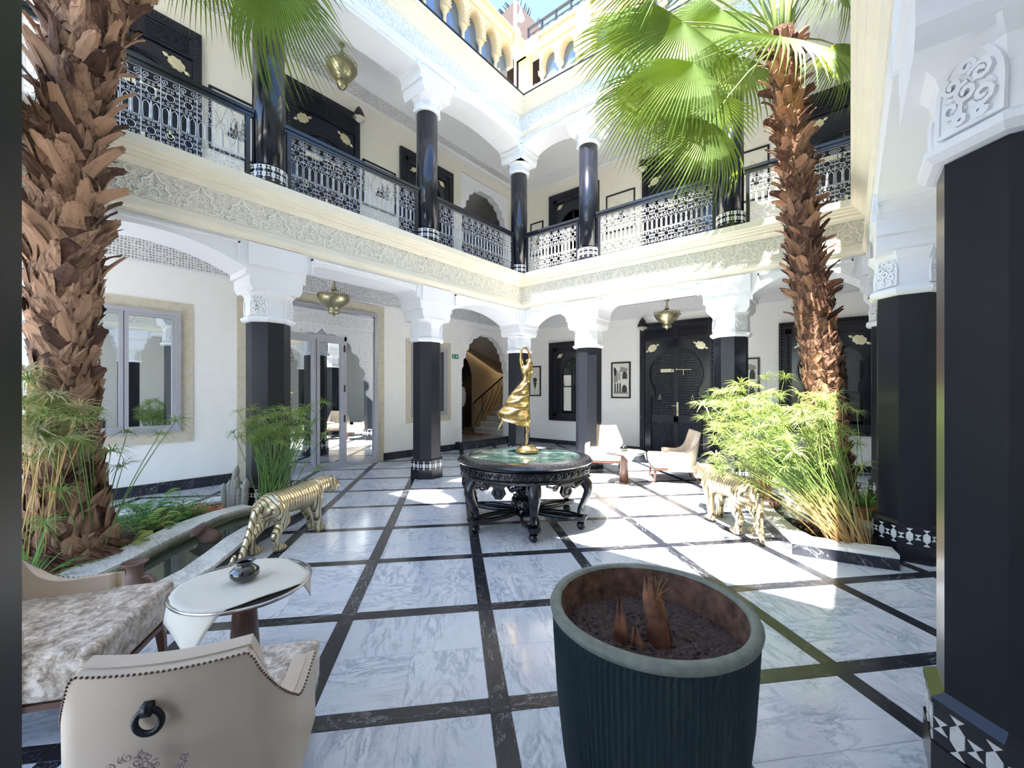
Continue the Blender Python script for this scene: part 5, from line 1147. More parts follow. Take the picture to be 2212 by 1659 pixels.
def trunk(root, path, rad, nb, L, w, curl, mat, split, fibn, zmax):
    # path: list of (x,y,z) local
    P = [Vector(p) for p in path]
    def at(z):
        for a, c in zip(P, P[1:]):
            if z <= c.z: return a.lerp(c, (z-a.z)/(c.z-a.z))
        return P[-1]
    b = MB(); n = 20; zs = [P[0].z+(P[-1].z-P[0].z)*i/60 for i in range(61)]
    v = []
    for z in zs:
        c = at(z)
        for k in range(n): a = 2*pi*k/n; r = rad(z)*(1+.10*noise.noise((cos(a)*2, sin(a)*2, z*6))); v.append((c.x+r*cos(a), c.y+r*sin(a), z))
    b.add(v, [(j*n+i, j*n+(i+1) % n, (j+1)*n+(i+1) % n, (j+1)*n+i) for j in range(60) for i in range(n)]); b.build('trunk_core', 'bark', root, True)
    ms = [boot_mesh('b', L*s, w*q, c, mat) for s, q, c in ((1, 1, curl), (.8, 1.1, curl*1.5), (1.15, .85, curl*.6), (.65, 1.2, curl*1.9))]
    ml = [boot_mesh('b', L*s, w*q, c, mat) for s, q, c in ((.8, 1.25, .05), (.65, 1.35, .12), (.9, 1.1, .0), (.5, 1.3, .3))]
    ga = 2.39996; z = P[0].z+.12; k = 0; H = P[-1].z-P[0].z
    for k in range(nb):
        z = P[0].z+.10+(zmax-.1)*k/nb; c = at(z); a = k*ga+random.uniform(-.25, .25); r = rad(z)*.93
        up_ = z > P[0].z+H*split+random.uniform(-.3, .3); tilt = random.uniform(.05, .38) if up_ else random.uniform(.02, .16); tw = random.uniform(-.8, .8)
        rot = Matrix.Rotation(a+pi/2, 4, 'Z') @ Matrix.Rotation(tilt, 4, 'X') @ Matrix.Rotation(tw, 4, 'Y')
        o = link('leaf_base', random.choice(ms if up_ else ml), root, (c.x+r*cos(a), c.y+r*sin(a), z)); o.rotation_euler = rot.to_euler()
    sb_ = MB()
    for k in range(620):
        z = P[0].z+.05+(H-.3)*k/620; c = at(z); a = k*ga*1.7+random.uniform(-.3, .3); r = rad(z)*.99; w_ = w*random.uniform(.4, .75); l_ = L*random.uniform(.4, .75); tw = random.uniform(-.7, .7)
        u = Vector((-sin(a), cos(a), 0)); n_2 = Vector((cos(a), sin(a), 0)); up = (Vector((0, 0, 1))*cos(tw)+u*sin(tw)); u2 = (u*cos(tw)-Vector((0, 0, 1))*sin(tw)); q = Vector((c.x, c.y, z))+n_2*r
        sb_.add([q-u2*w_*.5, q+n_2*.012, q+u2*w_*.5, q+u2*w_*.3+up*l_*.6+n_2*.02, q+up*l_+n_2*random.uniform(.02, .07), q-u2*w_*.3+up*l_*.6+n_2*.02, q+up*l_*.5+n_2*.032], [(0, 1, 6, 5), (1, 2, 3, 6), (6, 3, 4), (5, 6, 4)])
    tag(sb_.build('small_leaf_bases', mat, root, recalc=False), kind='stuff')
    fb = MB()
    for k in range(fibn):
        z = random.uniform(P[0].z, P[-1].z); c = at(z); a = random.uniform(0, 2*pi); r = rad(z)*1.03; a2 = a+random.uniform(-.5, .5); z2 = z+random.uniform(-.14, .10); r2 = r*random.uniform(1.0, 1.22)
        am = (a+a2)/2; fb.tube([(c.x+r*cos(a), c.y+r*sin(a), z), (c.x+r*1.08*cos(am), c.y+r*1.08*sin(am), (z+z2)/2), (c.x+r2*cos(a2), c.y+r2*sin(a2), z2)], .0022, 3, cap=False)
    tag(fb.build('trunk_fibres', 'fibre', root), kind='stuff')
def frond_mesh(n, R, span, droop, mat, fold=.014):
    b = MB(); N = 46
    for k in range(N):
        a = radians(-span+2*span*k/(N-1)); L = R*(1-.22*abs(a/radians(span))**2)*random.uniform(.94, 1.04); da = radians(span)/(N-1)*1.0
        st = (0.03, .25, .5, .68, .84, 1.); v = []; bend = random.uniform(.7, 1.5)
        for t in st:
            r = L*t; w = r*math.tan(da)*.98 if t <= .5 else L*.5*math.tan(da)*.98*(1-(t-.5)/.5)**.8
            z = -droop*R*(t**2)*.35-droop*R*bend*max(0, t-.55)**1.6*1.4; rr = r*(1-.12*droop*t*t)
            cx, cy = rr*sin(a), rr*cos(a); nx, ny = cos(a), -sin(a)
            v += [(cx-nx*w, cy-ny*w, z), (cx, cy, z+fold*min(1, t*3)*(1 if t < .9 else .2)), (cx+nx*w, cy+ny*w, z)]
        b.add(v, [f for i in range(5) for f in ((i*3, i*3+1, i*3+4, i*3+3), (i*3+1, i*3+2, i*3+5, i*3+4))])
    return b.mesh('frond_blades', mat, recalc=False)
def m_leaf(name, a, c, tr):
    m, nt, b = nmat(name); setp(b, a, .52, 0, .35); v = coords(nt); f = tex_noise(nt, v, 3, 3)
    nt.links.new(ramp(nt, f, [(.35, a), (.65, c)]), b.inputs['Base Color'])
    tl = nt.nodes.new('ShaderNodeBsdfTranslucent'); tl.inputs[0].default_value = (*tr, 1); mx = nt.nodes.new('ShaderNodeMixShader'); mx.inputs[0].default_value = .33
    nt.links.new(b.outputs[0], mx.inputs[1]); nt.links.new(tl.outputs[0], mx.inputs[2]); nt.links.new(mx.outputs[0], nt.nodes['Material Output'].inputs[0]); return m
M['palm'] = m_leaf('palm_leaf', (.060, .12, .028), (.11, .18, .045), (.44, .54, .05)); M['papy'] = m_leaf('papyrus_leaf', (.20, .28, .08), (.36, .42, .15), (.45, .52, .15)); M['papydark'] = m_leaf('papyrus_leaf_dark', (.12, .22, .05), (.24, .33, .10), (.3, .4, .1))
M['papydry'] = m_leaf('papyrus_leaf_dry', (.40, .36, .20), (.55, .50, .30), (.4, .35, .15)); M['fernm'] = m_leaf('fern_leaf', (.07, .20, .04), (.13, .30, .07), (.2, .35, .06)); M['limem'] = m_leaf('lime_leaf2', (.30, .38, .07), (.45, .50, .14), (.5, .6, .1))
FM = [frond_mesh('f', 1.08, 92, .30, 'palm'), frond_mesh('f', 1.05, 76, .5, 'palm'), frond_mesh('f', 1.05, 100, .15, 'palm'), frond_mesh('f', .95, 58, .6, 'palm')]
def m_pst():
    m, nt, b = nmat('papyrus_stem'); setp(b, (.2, .3, .08), .5); t = nt.nodes.new('ShaderNodeTexCoord'); s = nt.nodes.new('ShaderNodeSeparateXYZ'); nt.links.new(t.outputs['Object'], s.inputs[0])
    nt.links.new(ramp(nt, s.outputs['Z'], [(.05, (.42, .22, .09)), (.3, (.48, .38, .14)), (.55, (.16, .25, .06))]), b.inputs['Base Color']); return m
M['papystem'] = m_pst()
Rv = Vector((cos(YAW), sin(YAW), 0)); Fv = Vector((-sin(YAW), cos(YAW), 0)); Up = Vector((0, 0, 1))
def add_frond(root, base, crown, hub, direc, normal, mesh, sc=1.):
    """crown, hub in world; base = root location"""
    fr = MB(); c = Vector(crown)-base; h = Vector(hub)-base; mid = (c+h)/2+Vector((0, 0, .12*(h-c).length))
    pts = [c.lerp(mid, t/4).lerp(mid.lerp(h, t/4), t/4) for t in range(5)]
    o = fr.tube(pts, [.022, .017, .014, .011, .008], 6, flat=.6).build('petiole', 'leafy', root, True)
    y = Vector(direc).normalized(); z = Vector(normal); z = (z-y*z.dot(y)).normalized(); x = y.cross(z)
    m = Matrix(((x.x, y.x, z.x, h.x), (x.y, y.y, z.y, h.y), (x.z, y.z, z.z, h.z), (0, 0, 0, 1))) @ Matrix.Scale(sc, 4)
    l = link('frond', mesh, root); l.matrix_local = m; return l
pl = thing('fan_palm', 'thick shaggy fan palm trunk on the left with peeling leaf bases', 'palm tree', (-5.02, .34, .08), group='fan palms')
bL = Vector((-5.02, .34, .08))
def pxoff(dx, D, cosθ=1): return Rv*(dx/900*D)
pathL = [tuple(pxoff(d, 3.45)+Vector((0, 0, z))) for z, d in ((0, 10), (.7, 0), (2.3, 0), (3.4, 10), (4.2, 38), (4.9, 75), (5.5, 100))]
trunk(pl, pathL, lambda z: .19+.10*max(0, 1-z/.9)**1.5+.012*sin(z*3)+.02*max(0, z-3), 298, .27, .145, .36, 'boot', .42, 1300, 4.85)
rb = MB()
for k in range(700):
    a = random.uniform(0, 2*pi); r = random.uniform(.16, .38); z = random.uniform(0, .45)*(1-(r-.16)/.3)
    rb.tube([(r*cos(a), r*sin(a), z), ((r+.05)*cos(a+.3), (r+.05)*sin(a+.3), max(.0, z-.08)), ((r+.07)*cos(a+.7), (r+.07)*sin(a+.7), max(-.0, z-.14))], .005, 3, cap=False)
tag(rb.build('root_fibres', 'fibre', pl), kind='stuff')
crL = bL+Vector(pathL[-1])
rs = random.Random(5)
def hubw(px, py, D): return Vector(camw(px, py, D))
add_frond(pl, bL, crL, hubw(585, -70, 3.5), -Up*1.0+Rv*.02, -Fv*1.0+Up*.25, FM[3], 1.0)
for k in range(13):
    a = k*2*pi/13+.2; el = rs.uniform(.1, .9); d = Vector((cos(a)*cos(el), sin(a)*cos(el), sin(el))); h = crL+d*rs.uniform(.7, 1.0)+Up*.25
    add_frond(pl, bL, crL, h, d-Up*.35, Up*.8-d*.3, rs.choice(FM[:3]), 1.05)
PR = Vector((-.21, 6.40, .1)); pr_ = thing('fan_palm', 'leaning fan palm on the right with green fan fronds and jagged trunk', 'palm tree', tuple(PR), group='fan palms')
DR = 5.1
pathR = [tuple(pxoff(d, DR)+Vector((0, 0, z))) for z, d in ((0, 15), (.9, 0), (1.9, -20), (2.9, -46), (3.9, -68), (4.8, -88), (5.5, -100), (5.8, -102))]
trunk(pr_, pathR, lambda z: .185+.05*max(0, 1-z/.8)+.005*sin(z*4) if z < 2.6 else .185-.045*min(1, (z-2.6)/1.5), 298, .19, .13, .5, 'boot2', .42, 800, 5.65)
crR = PR+Vector(pathR[-1])
FR = [  # hub px, py, depth, image angle of the blades, lean to camera, normal mix (toward camera, up), mesh, scale
 (1478, 48, 5.0, 222, .15, 1., .3, 0, 1.05), (1500, 135, 4.7, 228, .2, 1., .5, 1, 1.05), (1535, 262, 4.7, 243, .1, 1., .1, 1, .92), (1430, 175, 5.5, 232, .0, 1., .3, 1, 1.1),
 (1684, 78, 4.55, 285, .9, .25, 1., 0, 1.08), (1560, 20, 5.9, 215, -.2, .8, .6, 2, 1.15), (1600, 120, 5.7, 225, .0, .9, .5, 0, 1.1), (1560, -60, 5.0, 120, .1, 1., .3, 0, 1.0),
 (1780, -60, 5.2, 320, .2, .8, .7, 1, 1.05), (1690, -120, 5.1, 90, .1, 1., .2, 2, 1.0), (1800, 95, 5.6, 330, -.3, .5, .9, 1, .9), (1440, -50, 4.9, 170, .1, 1, .3, 1, 1.0), (1400, 60, 5.6, 200, 0, 1, .4, 0, 1.05), (1600, -150, 6.0, 130, 0, .6, .8, 0, 1.0), (1850, -120, 5.4, 20, 0, .6, .8, 0, 1.0), (1530, 200, 5.3, 240, 0, 1, .3, 2, .9)]
for (px, py, D, an, ln, nc, nu, mi, sc_) in FR:
    d = Rv*cos(radians(an))+Up*sin(radians(an))-Fv*ln; add_frond(pr_, PR, crR-Up*.15, hubw(px, py, D), d, -Fv*nc+Up*nu, FM[mi], sc_)
for k in range(9):
    a = 2*pi*k/9; b = MB(); b.tube([crR-PR+Vector((.06*cos(a), .06*sin(a), -.35)), crR-PR+Vector((.12*cos(a), .12*sin(a), .2)), crR-PR+Vector((.35*cos(a), .35*sin(a), .9))], [.035, .028, .014], 6); b.build('petiole', 'leafy', pr_, True)
# ================================================================== PAPYRUS
def umbel_mesh(n, R, rays, mat, lean=.35, w=.0042):
    rays += 5
    b = MB()
    for k in range(rays):
        a = 2*pi*k/rays+random.uniform(-.15, .15); el = random.uniform(-.25, .55); L = R*random.uniform(.75, 1.1); d = Vector((cos(a)*cos(el), sin(a)*cos(el), sin(el)))
        p = [Vector((0, 0, 0)), d*L*.5+Vector((0, 0, .01)), d*L+Vector((0, 0, -.22*L))]; s = Vector((-sin(a), cos(a), 0))
        v = []
        for q, ww in zip(p, (w*.6, w, w*.15)): v += [q-s*ww, q+Vector((0, 0, ww*.4)), q+s*ww]
        b.add(v, [(0, 1, 4, 3), (1, 2, 5, 4), (3, 4, 7, 6), (4, 5, 8, 7)])
    return b.mesh('leaf_umbel', mat, recalc=False)
UB = [umbel_mesh('u', .17, 22, 'papy'), umbel_mesh('u', .14, 26, 'papy'), umbel_mesh('u', .19, 18, 'papy', w=.007)]; UD = [umbel_mesh('u', .16, 20, 'papydark'), umbel_mesh('u', .14, 24, 'papydark')]; UY = [umbel_mesh('u', .20, 22, 'papydry', w=.007), umbel_mesh('u', .17, 26, 'papydark')]
def papyrus(label, base, tops, umb, nfill, rbase, smat, fillbox=None, sc=1.):
    r = thing('papyrus', label, 'plant', base, group='papyrus clumps'); B = Vector(base); b = MB(); R_ = random.Random(sum(map(ord, label)) % 1000+3)
    allt = list(tops)
    for k in range(nfill):
        (x0, x1, y0, y1, d0, d1) = fillbox; u, v = R_.random(), R_.random()
        allt.append((x0+(x1-x0)*u, y0+(y1-y0)*v, d0+(d1-d0)*R_.random()))
    for (px, py, D) in allt:
        t = hubw(px, py, D)-B; a = R_.uniform(0, 2*pi); q = rbase*sqrt(R_.random()); s = Vector((q*cos(a), q*sin(a), 0))
        mid = s.lerp(t, .5)*1.0; mid.x = s.x*.6+t.x*.4*.8; mid.y = s.y*.6+t.y*.4*.8
        pts = [s.lerp(mid, i/5).lerp(mid.lerp(t, i/5), i/5) for i in range(6)]
        b.tube(pts, [.006, .0055, .005, .0045, .004, .003], 4, cap=False)
        o = link('leaf_umbel', R_.choice(umb), r, t, (R_.uniform(-.5, .5), R_.uniform(-.5, .5), R_.uniform(0, 6)), sc*R_.uniform(.8, 1.15))
    tag(b.build('stems', smat, r, True), kind='stuff'); return r
MIX = UB+UB+UD[:1]
papyrus('tall sunlit papyrus clump in the right pond in front of the palm', (-.02, 5.0, .05), [(1850, 890, 4.0), (1820, 880, 4.0), (1590, 982, 3.9), (1825, 975, 4.0), (1787, 1000, 4.0), (1862, 1008, 3.9), (1735, 945, 4.0), (1765, 975, 4.1), (1620, 900, 4.2), (1700, 985, 4.0), (1655, 860, 4.2), (1640, 925, 4.1), (1735, 905, 4.3), (1840, 935, 4.2), (1808, 925, 4.1), (1795, 890, 4.3), (1852, 960, 4.1), (1775, 940, 4.0), (1760, 1010, 4.1)], MIX, 165, .19, 'papystem', (1545, 1810, 850, 1020, 3.9, 4.9), .85)
papyrus('papyrus standing behind the right gold tiger', (-.85, 6.25, .05), [(1520, 875, 5.0), (1600, 830, 5.0), (1655, 815, 5.0), (1560, 860, 5.1), (1520, 905, 5.2), (1695, 815, 5.2), (1630, 835, 5.1), (1670, 850, 5.2)], MIX, 44, .07, 'papystem', (1530, 1700, 840, 940, 4.9, 5.4), 1.0)
papyrus('bushy green papyrus in the left pond in front of the black column', (-5.12, 1.95, .05), [(700, 870, 4.6), (705, 935, 4.4), (505, 935, 4.9), (520, 945, 4.7), (555, 975, 4.8), (690, 1010, 4.4), (515, 890, 4.9)], UD+UB[:1], 75, .12, 'stem', (535, 680, 880, 960, 4.4, 5.1), .85)
papyrus('dark papyrus with drooping stems beside the left palm', (-4.93, .48, .12), [(345, 938, 3.6), (380, 910, 3.9), (240, 975, 3.4), (275, 935, 3.6), (265, 1008, 3.6), (200, 890, 3.2), (95, 1130, 2.9), (130, 1060, 3.0), (75, 990, 3.0), (160, 905, 3.1), (60, 900, 3.0)], UD+UY[1:], 10, .15, 'stem', (60, 200, 880, 1000, 2.9, 3.3), .95)
papyrus('dry straw-coloured papyrus heads against the left palm trunk', (-4.9, .18, .12), [(90, 850, 3.0), (60, 820, 3.0), (110, 880, 3.0), (80, 930, 2.95), (130, 950, 3.0), (50, 800, 3.1), (55, 870, 2.9)], UY, 20, .15, 'strawstem', (48, 180, 840, 960, 2.9, 3.2), 1.0)
# ================================================================== OTHER PLANTS
cb = thing('columnar_cactus', 'cluster of grey woolly columnar cacti among red pebbles', 'cactus', (-5.80, 1.78, .10))
for (dx, h, r_, ln) in ((-.09, .30, .036, -.02), (-.035, .34, .030, .0), (.0, .52, .034, .06), (.03, .40, .036, .03), (.075, .26, .030, .0), (.14, .36, .034, .03)):
    b = MB(); N = 16; o = Rv*dx; n = 8; v = []
    for j in range(n+1):
        t = j/n; rr = r_*(1 if t < .75 else sqrt(max(0.02, 1-((t-.75)/.25)**2))); q = o+Rv*ln*t*t
        for i in range(N): a = 2*pi*i/N; r2 = rr*(1+.10*(i % 2)); v.append((q.x+r2*cos(a), q.y+r2*sin(a), h*t))
    b.add(v, [(j*N+i, j*N+(i+1) % N, (j+1)*N+(i+1) % N, (j+1)*N+i) for j in range(n) for i in range(N)]+[tuple(range(n*N, n*N+N))]); b.build('stem', 'cactus', cb, True)
def fern_frond_mesh(L, mat, lw=.07):
    b = MB(); K = 14; pts = [(0, L*.9*(i/K), L*(.55*sin(i/K*2.2))) for i in range(K+1)]; b.tube(pts, .002, 3, cap=False)
    for i in range(1, K):
        w = lw*sin(pi*(i/K)**.6)+.012; x, y, z = pts[i]
        for s in (-1, 1): b.add([(0, y-.009, z), (s*w*.6, y+.012, z-.005), (s*w, y+.022, z-.018), (s*w*.5, y+.026, z-.004), (0, y+.012, z)], [(0, 1, 2, 3, 4)])
    return b.mesh('fern_frond', mat, recalc=False)
FF = [fern_frond_mesh(.34, 'fernm'), fern_frond_mesh(.26, 'fernm'), fern_frond_mesh(.30, 'limem')]
def fern(label, x, y, z, n, sc, meshes, group='ferns and low plants in the planting beds', cat='plant', name='fern'):
    r = thing(name, label, cat, (x, y, z), group=group)
    for k in range(n): link('fern_frond', random.choice(meshes), r, (random.gauss(0, .03), random.gauss(0, .03), 0), (random.uniform(-.35, .35), 0, 2*pi*k/n+random.uniform(-.2, .2)), sc*random.uniform(.75, 1.15))
fern('dark green fern in the left bed next to the palm foot', -5.35, .62, .10, 16, 1.0, FF[:2]); fern('light green fern in the middle of the left bed', -5.45, .92, .10, 16, .85, [FF[2], FF[1]]); fern('low yellow-green fern at the kerb of the left bed', -5.05, .72, .11, 14, .62, [FF[2]])
fern('bright fern in the left bed near the cactus', -5.68, 1.28, .10, 15, .8, FF[:2]+[FF[2]]); fern('feathery fern against the wall side of the left bed', -5.95, 1.05, .10, 16, 1.05, FF[:2]); fern('small fern tucked behind the kerb corner of the left bed', -5.42, 1.05, .11, 12, .55, [FF[0]])
fern('yellow-green plant behind the tail of the right tiger', -.85, 6.95, .12, 18, .95, [FF[2]]); fern('yellow-green plant beside the marble block', -.55, 6.98, .12, 16, .85, [FF[2]]); fern('mossy fern at the foot of the tiled column', .18, 5.85, .12, 18, .9, FF[:2]); fern('low dark fern behind the right papyrus', .05, 6.2, .12, 16, 1.0, FF[:2]); fern('dark fern left of the terracotta pot', -.15, 5.95, .13, 14, .7, FF[:2])
mf = MB()
for k in range(900):
    x, y = random.choice(((-5.75, 1.35), (-5.9, .95), (-5.55, .75), (-5.85, 1.2))); a = random.uniform(0, 6.28); q = Vector((x+random.gauss(0, .10), y+random.gauss(0, .12), .12+abs(random.gauss(.10, .07)))); mf.tube([q, q+Vector((.05*cos(a), .05*sin(a), random.uniform(-.01, .04)))], .0022, 3, cap=False)
tag(mf.build('asparagus_fern', 'fern'), 'feathery green asparagus fern filling the left bed', 'plant', kind='stuff')
def spiky(label, x, y, z, n, L, mat, w=.012, name='spiky_plant'):
    r = thing(name, label, 'plant', (x, y, z)); 
    for k in range(n):
        a = 2*pi*k/n+random.uniform(-.2, .2); el = random.uniform(.5, 1.35); l = L*random.uniform(.7, 1.1); b = MB(); v = []
        for i in range(6):
            t = i/5; rr = l*t*cos(el); zz = l*t*sin(el)-l*.35*t*t*cos(el); ww = w*(1-t)**.6+.0008; v += [(rr*cos(a)+ww*sin(a), rr*sin(a)-ww*cos(a), zz), (rr*cos(a), rr*sin(a), zz-.004), (rr*cos(a)-ww*sin(a), rr*sin(a)+ww*cos(a), zz)]
        b.add(v, [f for i in range(5) for f in ((i*3, i*3+1, i*3+4, i*3+3), (i*3+1, i*3+2, i*3+5, i*3+4))]); b.build('blade', mat, r, recalc=False)
spiky('spiky green plant at the foot of the left palm by the chair', -4.55, .12, .10, 26, .50, 'fernm', .013); spiky('spiky green plant in the terracotta pot beside the tiled column', .14, 5.78, .28, 30, .34, 'fernm', .010)
spiky('dark agave-like plant against the wall right of the palm', .0, 7.0, .12, 14, .4, 'papydark', .02)
tp = thing('terracotta_pot', 'terracotta pot holding a spiky plant by the tiled column', 'pot', (.14, 5.78, .12))
MB().lathe([(.07, 0), (.11, .14), (.125, .14), (.125, .165), (.11, .165), (.10, .14)], 24).build('body', 'terracotta', tp, True, sharp=40)
jr = thing('clay_jar', 'small clay jar in the pond beside the tail of the right tiger', 'jar', (-.75, 6.05, .05)); MB().lathe([(.04, 0), (.08, .05), (.075, .10), (.045, .13), (.055, .16), (.04, .155), (.03, .12)], 20).build('body', 'clay', jr, True)
am = thing('clay_amphora', 'two-handled clay amphora standing in the near end of the left pond', 'jar', (-3.90, .60, .0), sc=1.0)
MB().lathe([(.035, 0), (.05, .02), (.085, .08), (.095, .13), (.08, .18), (.048, .215), (.045, .26), (.055, .29), (.078, .305), (.074, .31), (.045, .29), (.03, .22)], 24).build('body', 'clay', am, True)
for s in (-1, 1): MB().tube([tuple(Rv*(s*x)+Up*z) for x, z in ((.05, .20), (.10, .215), (.135, .18), (.135, .12), (.10, .085), (.08, .09))], .014, 8).build('handle', 'clay', am, True)
tj = thing('tilted_jar', 'brown clay jar tilted half under the water of the left pond', 'jar', (-4.85, 1.33, .03)); tj.rotation_euler = (0, 0, 0)
b = MB(Matrix.Rotation(-.75, 4, Vector((sin(YAW), -cos(YAW), 0)).cross(Up)) if False else Matrix.Rotation(.7, 4, 'X')); b.lathe([(.04, -.05), (.085, .0), (.095, .06), (.07, .12), (.055, .145), (.06, .17), (.085, .20), (.082, .206), (.055, .18), (.04, .14), (.03, .05)], 24); b.build('body', 'clay', tj, True)
sw = thing('submerged_pot', 'clay pot under the papyrus in the left pond', 'pot', (-5.12, 1.95, .0)); MB().lathe([(.13, 0), (.16, .07), (.17, .075), (.15, .08)], 24).build('body', 'terracotta', sw, True)
rk = MB()
for k in range(26):
    a = random.uniform(0, 6); rk.ball((-.35+random.gauss(0, .08), 5.35+random.gauss(0, .1), .05+random.uniform(0, .06)), (random.uniform(.02, .05), .03, .02), 6, 4, Matrix.Rotation(a, 3, 'Z'))
tag(rk.build('root_pile', 'boot2'), 'heap of reddish roots and shells in the right pond', 'roots', kind='stuff')
# greenery on the roof terrace seen through the arches
for i, (x, y) in enumerate(((-4.9, 9.1), (-3.9, 9.4), (-5.8, 9.2), (-7.4, 6.2), (-7.6, 4.6))):
    r = thing('roof_shrub', ('leafy shrub behind the first two arches right of the roof corner', 'lime shrub behind the cream pillar of the roof arcade', 'dark leafy shrub behind the roof corner pier', 'lime-green shrub behind the left roof arches near the corner', 'bushy shrub behind the left roof arches further from the corner')[i], 'plant', (x, y, 8.06), group='roof shrubs behind the arches')
    b = MB(); 
    for k in range(420):
        a = random.uniform(0, 6.28); q = Vector((random.gauss(0, .32), random.gauss(0, .25), random.uniform(.35, 2.0))); d = Vector((cos(a), sin(a), random.uniform(-.5, .5)))*.09; s = Vector((-sin(a), cos(a), 0))*.028
        b.add([q, q+d*.5+s, q+d, q+d*.5-s], [(0, 1, 2, 3)])
    tag(b.build('foliage', 'fernm' if i % 2 else 'limem', r, recalc=False), kind='stuff'); MB().lathe([(.16, 0), (.22, .35), (.24, .36), (.2, .36)], 16).build('tub', 'white', r); MB().tube([(0, 0, .3), (.02, 0, 1.3)], .03, 6).build('stem', 'bark', r)
# ================================================================== TIGERS
def tiger(label, loc, rz, sc, tailside, head_turn, group='gold striped tiger sculptures'):
    r = thing('tiger_sculpture', label, 'sculpture', loc, rz, group, sc=sc)      # local +y = forwards
    b = MB(); C = lambda a, c, ra, rb, n=12: b.cap(a, c, ra*1.13, rb*1.13, n)
    C((0, -.30, .435), (0, -.12, .425), .105, .108); C((0, -.12, .425), (0, .08, .42), .108, .115); C((0, .08, .42), (0, .27, .425), .115, .118)
    b.ball((0, .27, .405), (.105, .12, .135), 14, 9); b.ball((0, -.30, .41), (.105, .12, .125), 14, 9); b.ball((0, .22, .49), (.07, .10, .06), 10, 6)
    hx = head_turn
    C((0, .32, .47), (hx*.4, .46, .475), .092, .080); H = Vector((hx, .555, .455))
    b.ball(tuple(H), (.090, .098, .092), 14, 10); C(tuple(H+Vector((hx*.3, .04, -.02))), tuple(H+Vector((hx*.6, .115, -.035))), .052, .040); b.ball(tuple(H+Vector((hx*.5, .10, -.062))), (.034, .05, .022), 10, 6)
    for s in (-1, 1):
        b.ball(tuple(H+Vector((s*.068, -.005, -.03))), (.034, .05, .055), 8, 6)          # cheek ruff
        b.ball(tuple(H+Vector((s*.050, .085, .022))), (.018, .016, .012), 8, 6)           # brow
        C(tuple(H+Vector((s*.050, -.02, .060))), tuple(H+Vector((s*.060, -.015, .098))), .026, .016, 8)
    b.ball(tuple(H+Vector((hx*.6, .150, -.022))), (.020, .014, .014), 8, 6)
    def leg_f(s, dy):
        x = s*.075; C((x, .25, .40), (x*1.1, .24+dy*.3, .27), .066, .050); C((x*1.1, .24+dy*.3, .27), (x*1.1, .27+dy*.8, .13), .046, .034); C((x*1.1, .27+dy*.8, .13), (x*1.1, .27+dy, .05), .034, .034)
        C((x*1.1, .26+dy, .032), (x*1.1, .325+dy, .028), .036, .034); 
        for t in (-1, 0, 1): b.ball((x*1.1+t*.020, .352+dy, .022), (.014, .020, .017), 6, 5)
    def leg_h(s, dy):
        x = s*.075; C((x, -.30, .40), (x*1.15, -.24+dy*.4, .27), .085, .058); C((x*1.15, -.24+dy*.4, .27), (x*1.1, -.38+dy, .155), .050, .034); C((x*1.1, -.38+dy, .155), (x*1.1, -.345+dy, .05), .032, .032)
        C((x*1.1, -.35+dy, .032), (x*1.1, -.285+dy, .028), .036, .034)
        for t in (-1, 0, 1): b.ball((x*1.1+t*.020, -.258+dy, .022), (.014, .020, .017), 6, 5)
    leg_f(1, .02); leg_f(-1, .10 if tailside > 0 else -.10); leg_h(1, .05); leg_h(-1, -.06 if tailside > 0 else .08)
    tl = [(0, -.38, .47), (.01*tailside, -.47, .42), (.02*tailside, -.53, .30), (.03*tailside, -.60, .17), (.05*tailside, -.68, .06), (.08*tailside, -.78, .035), (.12*tailside, -.86, .05), (.15*tailside, -.86, .12), (.15*tailside, -.83, .17)] if tailside > 0 else [(0, -.38, .47), (-.01, -.46, .40), (-.02, -.49, .28), (-.03, -.50, .16), (-.04, -.53, .07), (-.055, -.57, .045), (-.08, -.59, .08), (-.10, -.57, .14), (-.10, -.53, .19)]
    for k in range(len(tl)-1): C(tl[k], tl[k+1], .034-.0022*k, .034-.0022*(k+1), 8)
    organic(b, 'body', 'tiger', r, .011, 5)
    for s in (-1, 1): MB().ball(tuple(H+Vector((s*.036+hx*.3, .083, .008))), (.010, .008, .008), 8, 6).build('eye', 'blackiron', r, True)
    return r
tiger('gold tiger sculpture on the left, seen from behind beside the pond kerb', (-4.38, 1.87, 0), radians(117-90), 1.0, 1, .02)
tiger('gold tiger sculpture on the right with lowered head, beside the right pond', (-1.06, 5.17, 0), radians(134.5-90), 1.10, -1, .03)
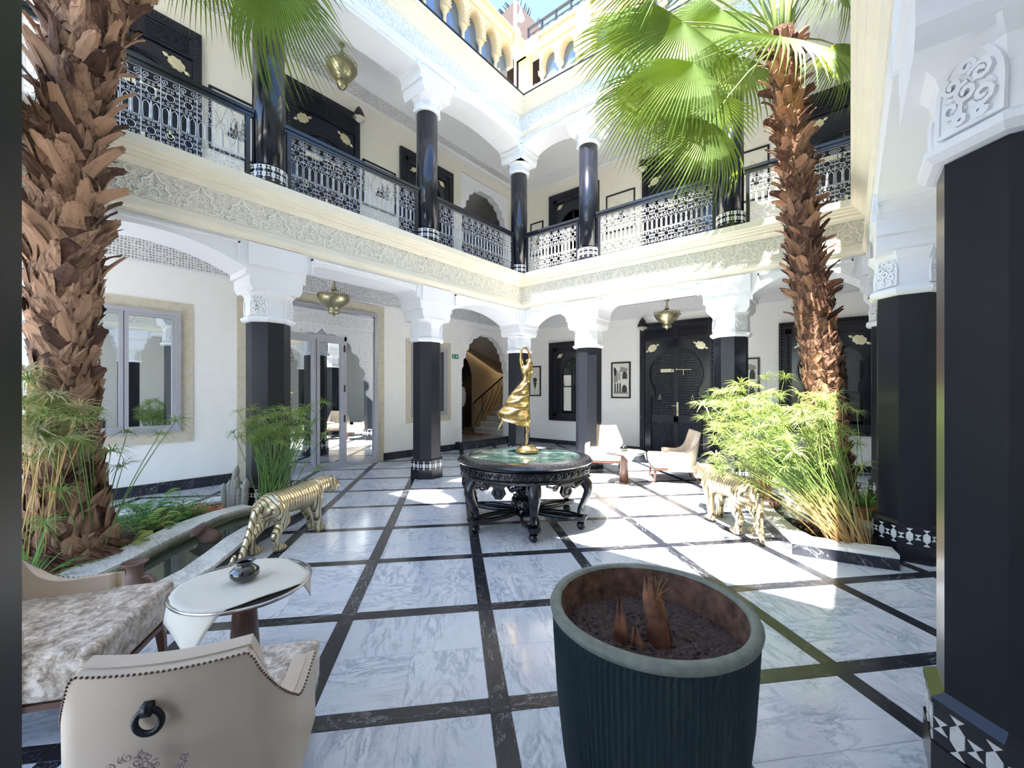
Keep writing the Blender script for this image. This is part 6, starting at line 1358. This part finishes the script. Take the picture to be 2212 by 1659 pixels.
# ================================================================== PERSON IN THE STAIR HALL
pe = thing('person', 'person in a white T-shirt and dark trousers standing in the dim stair hall', 'person', (-9.45, 9.07, .2), radians(110))
b = MB(); b.cap((0, 0, 1.0), (0, 0, 1.25), .15, .17); b.cap((-.13, 0, 1.38), (.13, 0, 1.38), .09, .09); b.cap((0, 0, 1.4), (0, 0, 1.52), .055, .05)
b.ball((0, .01, 1.64), (.085, .10, .125), 14, 10); b.ball((0, .11, 1.62), (.014, .02, .02), 6, 5)
for s in (-1, 1):
    b.cap((s*.19, 0, 1.38), (s*.235, 0, 1.10), .052, .042); b.cap((s*.235, 0, 1.10), (s*.245, .06, .84), .038, .028); b.cap((s*.245, .07, .81), (s*.245, .09, .73), .032, .022, 8)
    for q in range(4): b.cap((s*.245, .06+q*.018, .74), (s*.240, .07+q*.018, .665+.01*q), .010, .008, 6)
    b.cap((s*.235, .11, .79), (s*.225, .13, .73), .011, .009, 6)
    b.cap((s*.09, 0, .95), (s*.10, .0, .52), .085, .058); b.cap((s*.10, 0, .52), (s*.10, -.01, .09), .055, .038); b.cap((s*.10, -.02, .045), (s*.11, .15, .035), .042, .036); b.ball((s*.088, -.0, 1.64), (.012, .02, .03), 6, 5)
organic(b, 'body', 'skin', pe, .012, 3)
b = MB(); b.cap((0, 0, .98), (0, 0, 1.26), .168, .186); b.cap((-.14, 0, 1.385), (.14, 0, 1.385), .102, .102)
for s in (-1, 1): b.cap((s*.19, 0, 1.39), (s*.222, 0, 1.19), .068, .060)
organic(b, 'shirt', 'shirt', pe, .014, 3)
b = MB(); b.cap((-.06, 0, .96), (.06, 0, .96), .125, .125)
for s in (-1, 1): b.cap((s*.09, 0, .93), (s*.10, 0, .52), .100, .072); b.cap((s*.10, 0, .52), (s*.10, -.01, .14), .070, .056)
organic(b, 'trousers', 'trousers', pe, .014, 3)
b = MB(); b.ball((0, -.01, 1.69), (.093, .108, .095), 14, 8); organic(b, 'hair', 'hair', pe, .012, 2)
for s in (-1, 1): MB().cap((s*.10, -.02, .04), (s*.11, .16, .035), .048, .042).build('shoe', 'hair', pe, True); MB().ball((s*.035, .098, 1.65), (.012, .008, .008), 6, 5).build('eye', 'hair', pe, True)
